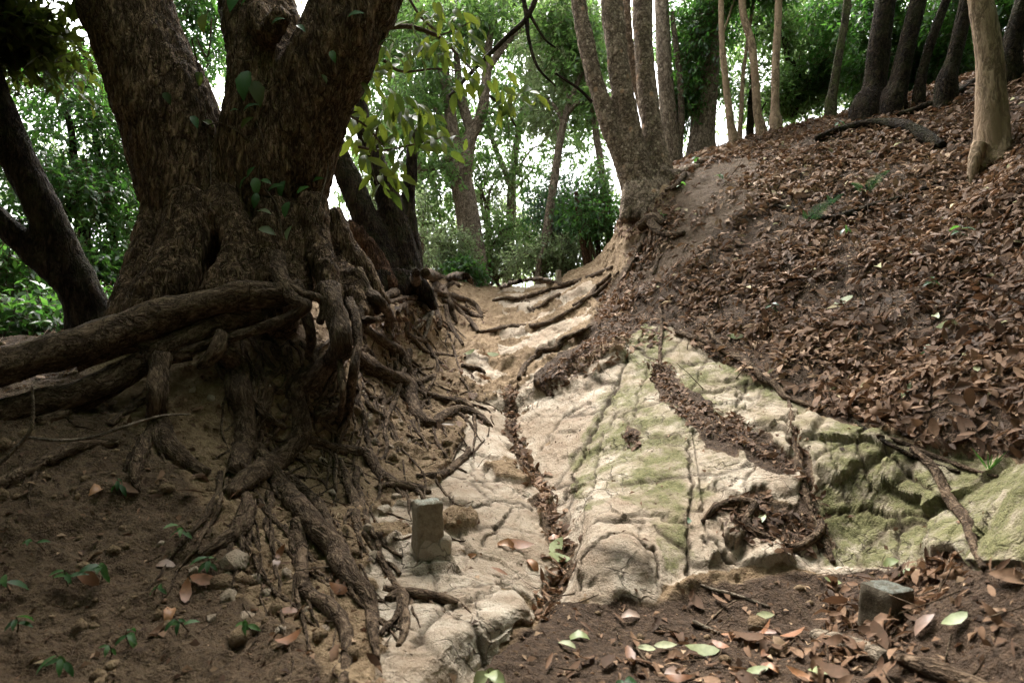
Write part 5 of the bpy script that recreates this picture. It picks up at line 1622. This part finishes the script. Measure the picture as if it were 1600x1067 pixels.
MARKS = [(1545,240,'the smooth tan trunk'),(1350,300,'the ferns'),(1265,340,'the long fern frond'),(1380,200,'the arched root'),(1200,600,'the root on the mossy rock edge'),(1350,690,'the top of the mossy rock'),(1350,530,'the short forked twig'),
 (1500,750,'the dark root falling over the rock'),(1545,720,'the grass tuft'),(1384,930,'the corner post'),(1335,1015,'the first log'),(1490,1060,'the second log'),(1140,925,'the pale stick'),(960,900,'the rounded boulder'),(800,1030,'the ledge lip'),
 (672,830,'the stone post on the ledge'),(868,860,'the pale green leaf pair'),(850,740,'the upper groove'),(1150,650,'the mossy slabs'),(1195,810,'the curled root'),(288,928,'the tall rusty leaf'),(160,905,'the tallest seedling'),(500,840,'the long bank roots'),(640,500,'the pale forked root'),(1040,320,'the multi stem tree'),(1460,560,'the middle of the hillside'),(1580,600,'the right edge of the hillside'),(1580,420,'the shaded upper hillside'),(1120,470,'the left part of the hillside'),(1580,930,'the right edge below the rock'),(1240,990,'the middle of the floor')]
SEENLAB = set()
for i in single:
    rv = rnd[i]
    vi = int(np.clip(rv * 16, 0, 15))
    mesh = VAR['litter'][vi]
    colr = 'dark brown' if vi < 5 else 'russet brown' if vi < 10 else 'pale tan'
    if floor_f[pick[i]] and rng.random() < 0.5:
        mesh = VAR['leaf_orange'][rng.integers(6)]
        colr = 'rusty orange'
    g_ = ('fallen leaves on the hillside' if slope_f[pick[i]] else 'fallen leaves on the forest floor' if floor_f[pick[i]] else 'fallen leaves on the path and rock' if grv[pick[i]] or deb[pick[i]] else 'fallen leaves on the clay bank')
    size = 'large ' if ln[i] > 0.095 else 'small ' if ln[i] < 0.07 else ''
    shape = 'narrow ' if wd[i] < 0.37 * ln[i] else 'broad ' if wd[i] > 0.45 * ln[i] else ''
    mk = min(MARKS, key=lambda a: (a[0] - lx[i]) ** 2 + (a[1] - ly[i]) ** 2)
    side = ('above' if ly[i] < mk[1] - 25 else 'below' if ly[i] > mk[1] + 25 else 'beside')
    desc = size + shape + colr + ' fallen leaf '
    near2 = sorted(MARKS, key=lambda a: (a[0] - lx[i]) ** 2 + (a[1] - ly[i]) ** 2)
    lab = desc + side + ' ' + mk[2]
    for alt in (1, 2, 3):
        if lab not in SEENLAB:
            break
        lab = desc + 'between ' + mk[2] + ' and ' + near2[alt][2]
        if len(lab.split()) > 16:
            lab = desc + 'towards ' + near2[alt][2]
    SEENLAB.add(lab)
    place_leaf(pos[i] + axd[i] * ln[i] * 0.5, axd[i], tiltn[i], ln[i], wd[i], mesh, lab, g_)
# leaves one can point to: (px, py, length px, screen angle, material, label)
HAND = [
 (868,858,46,70,'leaf_fallen_green','pale green leaf in the path groove, upper of a pair'),
 (872,876,40,20,'leaf_fallen_green','pale green leaf in the path groove, lower of a pair'),
 (872,842,34,60,'leaf_orange','rusty leaf just above the pale green pair in the groove'),
 (812,857,46,5,'leaf_orange','long rusty leaf on the bare rock left of the groove'),
 (785,852,40,175,'leaf_orange','rusty leaf overlapping the long leaf on the bare rock'),
 (828,880,36,100,'leaf_orange','rusty leaf hanging down the rock left of the groove'),
 (778,898,30,0,'leaf_orange','single brown leaf on flat rock above the ledge lip'),
 (740,870,22,30,'leaf_orange','small rusty leaf beside the square stone post'),
 (898,997,44,170,'leaf_fallen_green','pale green oval leaf on the floor below the boulder'),
 (884,1012,30,110,'leaf_fallen_green','upright pale green leaf beside the oval green leaf'),
 (1008,1020,30,165,'leaf_fallen_green','short yellow green leaf in the middle of the floor'),
 (1040,1015,34,5,'leaf_fallen_green','yellow green leaf lying right of the short green leaf'),
 (1096,1022,52,130,'leaf_fallen_green','large yellow green leaf on the floor below the pale stick'),
 (1186,1054,36,5,'leaf_fallen_green','pale green leaf at the bottom edge of the floor'),
 (1195,966,28,0,'leaf_fallen_green','small pale green leaf right of the pale stick'),
 (1286,1056,46,160,'leaf_fallen_green','grey green leaf in front of the first log'),
 (1388,884,34,170,'leaf_fallen_green','yellow green leaf lying across the top of the corner post'),
 (1422,896,44,20,'leaf_fallen_green','long yellow green leaf right of the corner post'),
 (1495,976,44,175,'leaf_fallen_green','olive leaf on the heap right of the corner post'),
 (1298,912,26,140,'leaf_fallen_green','small grey green leaf left of the corner post'),
 (1450,978,46,40,'leaf_pink','pale bleached leaf below the corner post'),
 (1190,812,26,80,'leaf_fallen_green','heart shaped yellow green leaf inside the curled root'),
 (1080,818,16,120,'seedling','tiny bright green leaf beside the curled root'),
 (1148,528,26,160,'leaf_fallen_green','pale green leaf above the root on the mossy rock edge'),
 (1318,474,32,175,'leaf_fallen_green','yellowish leaf in the middle of the hillside litter'),
 (1480,512,34,170,'leaf_fallen_green','pale green leaf in the upper hillside litter'),
 (1462,496,24,110,'leaf_fallen_green','folded pale green leaf above the pale leaf on the hillside'),
 (1526,580,22,90,'leaf_fallen_green','whitish green leaf near the right edge of the hillside'),
 (1420,612,34,170,'leaf_fallen_green','yellow green leaf low on the hillside above the mossy rock'),
 (1448,546,20,130,'leaf_fallen_green','small yellow leaf in the hillside litter'),
 (288,928,44,75,'leaf_orange','tall rusty leaf standing on the dark bank at the left'),
 (262,886,34,40,'leaf_pink','pale torn leaf on the dark bank at the left'),
 (318,912,46,30,'leaf_orange','dull rusty leaf right of the tall rusty leaf'),
 (266,955,48,80,'leaf_orange','brown leaf hanging under the tall rusty leaf'),
 (155,765,40,60,'leaf_orange','brown leaf high on the dark bank under the roots'),
 (135,905,42,150,'leaf_orange','brown leaf beside the seedlings on the dark bank'),
 (432,880,30,80,'leaf_pink','greyish brown oval leaf on the bank among the roots'),
 (436,864,26,60,'leaf_orange','orange leaf above the greyish oval leaf on the bank'),
 (457,1006,46,60,'leaf_orange','large brown oval leaf low on the bank'),
 (450,962,34,20,'leaf_orange','orange leaf between the two long roots'),
 (525,924,34,155,'leaf_orange','bright orange leaf beside the long root'),
 (540,910,24,30,'leaf_orange','small orange leaf tucked behind the bright orange leaf'),
 (702,665,22,20,'leaf_pink','pale pink leaf on the root ledge left of the path'),
 (735,553,22,160,'leaf_fallen_green','pale green leaf on the sandy path by the clay face'),
 (770,556,20,20,'leaf_fallen_green','second pale green leaf on the sandy path by the clay face'),
 (990,965,40,20,'leaf_pink','pale bleached leaf at the bottom of the boulder'),
 (1058,1056,44,60,'leaf_pink','pale torn leaf at the bottom edge of the floor'),
]
for (px, py, lp, ang, mt_, lab) in HAND:
    h, n = hit(px, py)
    dd = ray(px, py)
    a_ = math.radians(ang)
    v = Vector((math.cos(a_), 0, -math.sin(a_) if ang > 90 else math.sin(a_)))
    v = Vector((math.cos(a_), 0.0, math.sin(a_)))
    v = v - n * v.dot(n)
    nn = (n + Vector(tuple(rng.normal(0, 0.12, 3)))).normalized()
    nn = (nn - dd.normalized() * 0.35).normalized()
    L_ = min(lp * h.y / F * 1.05, 0.13)
    place_leaf(h + n * 0.014, v, nn, L_, L_ * rng.uniform(0.38, 0.5), VAR[mt_][rng.integers(6)], lab, 'leaves lying singly')

# ------------------------------------------------------------------ stone posts
def make_stone(k=1.0):
    T = NT('lichened stone')
    pos_ = T.n('ShaderNodeNewGeometry').outputs['Position']
    nz = T.n('ShaderNodeSeparateXYZ')
    T.t.links.new(T.n('ShaderNodeNewGeometry').outputs['Normal'], nz.inputs[0])
    n1, n2 = T.noise(pos_, 40, 5, 0.7), T.noise(pos_, 160, 4, 0.7)
    c = T.mix(T.ramp(n1, [(0.3, 0.0), (0.7, 1.0)]), (0.125 * k, 0.098 * k, 0.066 * k), (0.270 * k, 0.215 * k, 0.152 * k))
    c = T.mix(T.ramp(n2, [(0.58, 0.0), (0.7, 0.5)]), c, (0.27, 0.225, 0.17))
    li = T.math('MULTIPLY', T.ramp(nz.outputs[2], [(0.5, 0.08), (0.85, 1.0)]), T.ramp(n1, [(0.45, 0.0), (0.56, 1.0)]))
    c = T.mix(li, c, (0.30 * k, 0.31 * k, 0.27 * k))
    c = T.mix(T.math('MULTIPLY', T.ramp(nz.outputs[2], [(0.5, 0.0), (0.85, 1.0)]), T.ramp(n2, [(0.5, 0.6), (0.6, 0.0)])), c, (0.05, 0.055, 0.045))
    return T.out(c, 0.92, T.bump(T.math('ADD', n1, T.math('MULTIPLY', n2, 0.5)), 0.6, 0.006), 0.15)
M['stone'] = make_stone()
M['stone_dark'] = make_stone(0.45)
def block(w, d, z0, z1, seed, taper=1.0, bev=0.011, ox=0.0, oy=0.0):
    """worn square block: subdivided box with rounded, chipped edges"""
    n = 18
    V, Fc, k = [], [], 0
    t = np.linspace(-1, 1, n)
    A, B = np.meshgrid(t, t, indexing='ij')
    for ax in range(3):
        for s in (-1, 1):
            c = np.zeros((n, n, 3))
            c[..., ax] = s
            c[..., (ax + 1) % 3] = A
            c[..., (ax + 2) % 3] = B
            i = np.arange(n * n).reshape(n, n)
            qd = np.stack([i[:-1, :-1], i[1:, :-1], i[1:, 1:], i[:-1, 1:]], -1).reshape(-1, 4)
            if s < 0:
                qd = qd[:, ::-1]
            V.append(c.reshape(-1, 3))
            Fc.append(qd + k)
            k += n * n
    V = np.vstack(V)
    h = (z1 - z0) / 2
    half = np.array([w / 2, d / 2, h])
    p = V * half
    inner = np.sign(p) * np.minimum(np.abs(p), half - bev)
    o = p - inner
    l = np.linalg.norm(o, axis=1, keepdims=True)
    p = np.where(l > 1e-9, inner + o / np.maximum(l, 1e-9) * np.minimum(l, bev), p)
    p = p + unit(V) * (fbm(p + seed, 30, 3, s=seed)[:, None] * 0.0065 + np.minimum(0, ridged(p + seed, 18, 2, s=seed + 3))[:, None] * 0.010)
    tz = (p[:, 2] + h) / (2 * h)
    p[:, :2] *= (1 + (taper - 1) * tz)[:, None]
    p[:, 2] += h + z0
    p[:, 0] += ox
    p[:, 1] += oy
    return p, np.vstack(Fc)
def post(px, py, Wpx, Hpx, yaw, label, seed, foot=True, lean=(0, 0), mat='stone'):
    h, n = hit(px, py)
    o = empty('stone_post', label, 'post', 'small square stone posts')
    o.location = h
    o.rotation_euler = (lean[0], lean[1], math.radians(yaw))
    w = Wpx * h.y / F
    H = Hpx * h.y / F
    v, f = block(w, w, -0.10, H, seed, 0.94)
    put('shaft', mesh_from('shaft', v, f), M[mat], o)
    if foot:
        v, f = block(w * 1.5, w * 1.5, -0.16, H * 0.40, seed + 7, 0.72, 0.03, w * 0.22, 0.0)
        v = v + unit(v - v.mean(0)) * fbm(v + 3.3, 16, 3, s=77)[:, None] * 0.016
        me = mesh_from('footing', v, f)
        attr(me, 'msk', np.tile([0.8, 0.1, 0.1, 0], (len(v), 1)), 'FLOAT_COLOR')
        put('footing', me, M['earth'], o)
post(668, 862, 44, 78, 21, 'small square weathered stone post standing on the rock ledge', 3)
post(1384, 978, 58, 62, 24, 'dark lichened stone post half buried in leaves near the corner', 9, foot=False, lean=(0.03, 0.05), mat='stone_dark')
post(873, 442, 8, 20, 10, 'tiny worn post stump on the crest of the path', 14, foot=False)

# ------------------------------------------------------------------ ferns, seedlings, grass
def frond(base, d, up, L_, npin=15, wid=0.32):
    base, d, up = np.array(base), unit(np.array(d)), unit(np.array(up))
    P_, A_, N_, LL = [], [], [], []
    sd = unit(np.cross(up, d))
    for i in range(npin):
        u = 0.12 + 0.86 * i / (npin - 1)
        c = base + d * L_ * u + up * L_ * (0.45 * u - 0.55 * u * u)
        l = L_ * wid * (math.sin(math.pi * min(1, u * 0.72 + 0.20)) ** 0.9) * (1.02 - u * 0.85 + 0.06)
        for s in (-1, 1):
            a_ = unit(sd * s + d * 0.55 - up * 0.12)
            m = max(3, int(l / (L_ * 0.030)))
            for j in range(m):                                # pinnules along each pinna
                v = (j + 0.5) / m
                for s2 in (-1, 1):
                    P_.append(c + a_ * l * v)
                    A_.append(unit(np.cross(up, a_) * s2 + a_ * 0.8))
                    N_.append(up + rng.normal(0, 0.12, 3))
                    LL.append(L_ * 0.062 * (1 - v * 0.7))
    P_, A_, N_, LL = map(np.array, (P_, A_, N_, LL))
    return leaf_lo(P_, A_, unit(N_), LL, LL * 0.5, 0.05), len(P_)
def fern(px, py, fr, label):
    h, n = hit(px, py)
    o = empty('fern', label, 'fern', 'ferns on the hillside')
    view = -ray(px, py).normalized()
    for (dx, dz, lp) in fr:
        L_ = lp * h.y / F
        d = Vector((dx, -0.25, dz)).normalized()
        data, m = frond(h + n * 0.02, d, (view + n * 0.8), L_)
        put('frond', leaf_mesh('frond', data, rng.random(m)), M['fern'], o)
        st_ = [tuple(h + n * 0.005), tuple(h + n * 0.02 + d * L_ * 0.5 + (view + n * .8).normalized() * L_ * 0.09), tuple(h + n * 0.02 + d * L_ - (view + n * .8).normalized() * L_ * 0.10)]
        put('stalk', tmesh('stalk', [tube(st_, [0.0025, 0.002, 0.001], 5, 0.02, 5, 0, 0.02)]), M['fern'], o)
fern(1350, 302, [(0.35, 0.35, 44), (-0.55, 0.2, 30), (0.6, -0.25, 26)], 'green fern in the leaf litter below the arched root')
fern(1262, 348, [(0.75, 0.62, 52), (-0.3, 0.4, 20)], 'green fern with one long frond lower on the hillside')
fern(1300, 322, [(0.5, 0.5, 22), (-0.4, 0.4, 18)], 'tiny fern between the two larger ferns')
def seedling(px, py, n_, lp, label, mat='seedling', group='green seedlings', up=0.5, spread=0.6, asp=0.36):
    h, n = hit(px, py)
    o = empty('seedling', label, 'seedling', group)
    s = h.y / F
    H = lp * s * up * 2
    top = h + Vector((rng.normal(0, .01), -0.03, H))
    put('stem', tmesh('stem', [tube([tuple(h - n * 0.01), tuple((h + top) / 2 + Vector((rng.normal(0, .006), 0, 0))), tuple(top)], [0.0022, 0.0018, 0.0012], 5, 0.02, 3, 0, 0.015)]), M['twig'], o)
    for k in range(n_):
        a_ = k * 2.4 + rng.random()
        u = 0.45 + 0.55 * (k + 1) / n_
        b = h.lerp(top, u)
        d = np.array([[math.cos(a_) * spread, math.sin(a_) * spread * 0.8 - 0.15, rng.uniform(-0.75, 0.1)]])
        L_ = lp * s * rng.uniform(0.7, 1.1)
        data = leaf_hi(np.array([tuple(b)]), d, np.array([[0, -0.45, 0.9]]) + rng.normal(0, .2, (1, 3)), np.array([L_]), np.array([L_ * asp]), 0.25, 0.5)
        put('leaf', leaf_mesh('leaf', data, rng.random(1)), M[mat], o)
SD = [(288,842,5,26,'below the hooked root'),(330,892,5,28,'beside the greenish stones'),(190,768,4,24,'under the level roots'),(160,905,6,32,'in the dark left bank, tallest there'),
      (108,915,5,30,'left of the tallest seedling'),(300,985,5,26,'low on the bank under the orange leaf'),(244,930,3,24,'beside the tall rusty leaf'),(205,1005,4,28,'near the bottom of the dark bank'),
      (395,985,4,24,'right of the greenish stones'),(18,925,3,34,'at the left edge of the bank'),(112,1045,5,32,'in the bottom left corner'),(30,985,4,30,'above the bottom left corner'),(176,1020,3,22,'between the bottom seedlings'),(70,860,3,24,'high on the dark left bank')]
for (px, py, n_, lp, where) in SD:
    seedling(px, py, n_, lp, 'dark green seedling ' + where)
SD2 = [(1206,490,3,16,'in the litter near the mossy rock'),(1316,372,4,20,'in the litter below the ferns'),(1440,560,3,14,'in the middle litter'),(1500,380,4,26,'on the upper hillside'),(1308,205,3,16,'on the ridge'),
       (1085,262,5,16,'on the clay shoulder by the multi stem tree'),(1032,345,5,14,'under the multi stem tree'),(1125,285,4,14,'on the bare clay shoulder'),(1065,300,4,14,'at the clay edge'),(1455,455,4,20,'beside the upper litter twigs')]
for (px, py, n_, lp, where) in SD2:
    seedling(px, py, n_, lp, 'small green plant ' + where, 'leaf_dark', 'small plants on the hillside')
def tuft(px, py, n_, lp, label):
    h, n = hit(px, py)
    o = empty('grass_tuft', label, 'grass')
    s = h.y / F
    for k in range(n_):
        d = Vector((rng.normal(0, .45), rng.normal(-.2, .3), 1)).normalized()
        L_ = lp * s * rng.uniform(.6, 1.1)
        data = leaf_hi(np.array([tuple(h)]), np.array([tuple(d)]), np.array([[rng.normal(), -1, .3]]), np.array([L_]), np.array([L_ * 0.07]), 0.1, rng.uniform(.2, .9))
        put('blade', leaf_mesh('blade', data, rng.random(1)), M['leaf_dark'], o)
tuft(1545, 735, 9, 44, 'dark grass tuft on the edge above the mossy rock')
tuft(768, 1062, 0, 30, 'x') if False else None
seedling(764, 1066, 4, 40, 'pale green broad leaved seedling at the bottom edge', 'leaf_fallen_green', 'green seedlings', 0.35, 0.5, 0.75)
seedling(980, 1066, 2, 22, 'bluish green leaf sprout at the bottom edge of the floor', 'seedling', 'green seedlings', 0.3, 0.5, 0.7)

# ------------------------------------------------------------------ vine on the big trunk
_me = big_trunk
bt = BVHTree.FromPolygons([v.co[:] for v in _me.vertices], [p.vertices[:] for p in _me.polygons])
def thit(px, py):
    d = ray(px, py).normalized()
    h = bt.ray_cast(Vector((0, 0, CZ)), d)
    if h[0] is None:
        return at(px, py, 3.1), Vector((0, -1, 0))
    return h[0], h[1]
vine = empty('climbing_vine', 'leafy vine clinging to the front of the big dark trunk', 'vine')
for pts in ([(300,60),(312,120),(320,180),(328,260),(330,330)], [(400,190),(412,230),(405,280),(432,320),(440,372)], [(318,200),(345,192),(372,205),(392,222)], [(308,60),(325,90),(332,30)], [(500,200),(512,260),(500,310),(490,350)]):
    pp = [tuple(thit(*a)[0] + thit(*a)[1] * 0.006) for a in pts]
    put('stem', tmesh('stem', [tube(pp, [0.004] * len(pp), 6, 0.05, 9, 0.004, 0.02)]), M['twig'], vine)
VL = [(388,140,58,-92,'b'),(408,152,54,-70,'o'),(398,172,30,20,'b'),(372,178,16,10,'b'),(312,196,28,-60,'b'),(333,198,26,-30,'o'),(392,196,30,40,'o'),(386,288,26,60,'b'),(398,272,22,50,'b'),
      (406,296,34,-80,'b'),(422,288,22,-20,'b'),(445,300,32,-100,'b'),(436,296,30,20,'b'),(478,300,26,30,'b'),(452,332,30,-100,'b'),(405,318,28,-95,'b'),(420,334,26,-10,'l'),(456,366,26,70,'l'),(424,364,34,-20,'l'),
      (318,130,30,-80,'o'),(325,45,40,-90,'o'),(335,70,26,0,'b'),(440,40,26,20,'b'),(476,52,22,-40,'b'),(525,96,26,-70,'b'),(372,8,50,-110,'b'),(395,5,36,30,'b'),(560,30,30,10,'b'),(270,160,28,-60,'o'),(500,285,26,20,'b'),(512,130,20,-60,'o')]
for (px, py, lp, ang, kd) in VL:
    h, n = thit(px, py)
    a_ = math.radians(ang)
    L_ = lp * h.y / F
    d = Vector((math.cos(a_), -0.25, math.sin(a_)))
    data = leaf_hi(np.array([tuple(h + Vector((0, -0.05, 0)) - d * L_ * 0.5)]), np.array([tuple(d)]), np.array([[0.1, -0.75, 0.65]]) + rng.normal(0, .15, (1, 3)), np.array([L_]), np.array([L_ * 0.5]), 0.35, 0.4)
    put('leaf', leaf_mesh('leaf', data, rng.random(1)), M[{'b': 'seedling', 'o': 'leaf_olive', 'l': 'leaf_light'}[kd]], vine)

# ------------------------------------------------------------------ hanging leafy branch right of the big trunk
hb = empty('hanging_branch', 'leafy olive branch drooping across the gap right of the big trunk', 'branch')
HBR = [[(560,60,3.5,9),(600,45,3.6,9),(640,42,3.7,8),(680,55,3.8,6),(700,70,3.9,5),(745,118,3.9,3)],
       [(600,95,3.6,5),(628,112,3.7,5),(680,108,3.8,3),(720,112,3.8,2)],
       [(560,230,3.6,5),(600,235,3.7,4),(650,225,3.8,3),(690,215,3.8,2)],
       [(545,180,3.5,4),(575,200,3.6,4),(600,230,3.7,3)],
       [(640,0,3.8,5),(660,30,3.8,4),(690,55,3.8,3)],
       [(690,55,3.8,3),(715,45,3.8,2.5),(735,35,3.8,1.5)],
       [(590,200,3.6,3),(580,250,3.6,2),(590,290,3.6,1.2)]]
hbl = []
for i, pts in enumerate(HBR):
    hbl.append((limb(hb, pts, 'twig', 90 + i, nseg=6), np.array([tuple(at(a[0], a[1], a[2])) for a in pts])))
for i, pts in enumerate([[(702,152,5,6),(740,110,5,7),(790,60,5,8),(825,25,5,9),(850,-40,5,10)], [(812,-30,5,8),(822,20,5,8),(826,60,5,6),(840,105,5,5),(868,135,5,3)], [(765,150,5,5),(790,172,5,5),(806,198,5,3)], [(826,20,5,6),(850,60,5,4),(868,75,5,2.5)], [(868,115,5.2,4),(905,140,5.2,5),(925,160,5.2,6)]]):
    limb(hb, pts, 'bark_dark', 100 + i, name='dead_twig', nseg=6)
HC = [(615,75,5),(640,80,5),(660,62,4),(690,20,4),(705,30,4),(728,42,5),(742,62,3),(724,66,4),(700,78,4),(650,30,4),(672,10,4),(604,168,6),(622,190,6),(642,165,5),(585,190,6),(662,200,6),(698,212,4),(736,116,4),(720,128,3),(752,112,3),(778,140,5),(800,160,4),(822,152,3),(795,130,3),(590,222,6),(612,258,6),(590,274,5),(562,182,5),(570,150,4),(636,215,4),(555,215,4),(560,120,4),(590,110,4),(575,240,4),(620,150,4),(650,190,4)]
PO, AX, NR, LN = [], [], [], []
for (px, py, n_) in HC:
    for k in range(int(n_ * 1.9)):
        Y = 3.75 + rng.normal(0, .18)
        PO.append(tuple(at(px + rng.normal(0, 15), py + rng.normal(0, 12), Y)))
        AX.append((rng.normal(0.15, .5), rng.normal(-.1, .35), rng.uniform(-1.0, -0.25)))
        NR.append((rng.normal(0, .6), -0.7, rng.uniform(0.2, .9)))
        LN.append(rng.uniform(24, 42) * Y / F)
PO, AX, NR, LN = map(np.array, (PO, AX, NR, LN))
for i in range(len(PO)):
    data = leaf_hi(PO[i:i + 1], AX[i:i + 1], NR[i:i + 1], LN[i:i + 1], LN[i:i + 1] * 0.36, 0.3, rng.uniform(0, .7, 1))
    put('leaf', leaf_mesh('leaf', data, rng.random(1)), M['leaf_olive'], min(hbl, key=lambda b: np.linalg.norm(b[1] - PO[i], axis=1).min())[0])
# fine dead twigs and stalks standing in the leaf slope
for k in range(34):
    px, py = rng.uniform(1060, 1590), rng.uniform(250, 660)
    h, n = hit(px, py)
    if not (1.5 < h.y < 6):
        continue
    L_ = rng.uniform(0.10, 0.30)
    d = Vector((rng.normal(0, .7), rng.normal(-.1, .4), rng.uniform(.1, 1))).normalized()
    side = Vector(tuple(rng.normal(0, .25, 3)))
    me = tmesh('dry_twig', [tube([tuple(h - n * .01), tuple(h + n * .012 + (d * .5 + side * .3) * L_), tuple(h + n * .02 + d * L_)], [.0028, .002, .001], 5, .05, k, 0.01, .02)])
    put('dry_twig', me, M['root_pale' if k % 3 else 'twig'], None, label=('short ' if L_ < 0.16 else 'long ' if L_ > 0.24 else '') + ('pale ' if k % 3 else 'brown ') + ('upright' if d.z > 0.75 else 'leaning' if d.z > 0.4 else 'flat lying') + ' dry twig near ' + min(MARKS, key=lambda a: (a[0] - px) ** 2 + (a[1] - py) ** 2)[2], category='twig', group='dry twigs in the hillside litter')

# things whose labels would still coincide are told apart by their place among each other
groups = {}
for o in scene.objects:
    if o.parent is None and 'label' in o and o.get('group') in ('stones in the clay bank', 'dry twigs in the hillside litter'):
        groups.setdefault(o['label'], []).append(o)
for lab, obs in groups.items():
    if len(obs) > 1:
        def height(o):
            c = o.location if o.location.length > 0 else o.data.vertices[0].co
            return to_px(np.array([tuple(c)]))[1][0]
        obs.sort(key=height)
        words = {2: ['upper', 'lower'], 3: ['upper', 'middle', 'lower']}.get(len(obs), ['topmost', 'second', 'third', 'fourth', 'fifth', 'sixth'])
        for o, w in zip(obs, words):
            o['label'] = w + ' ' + lab
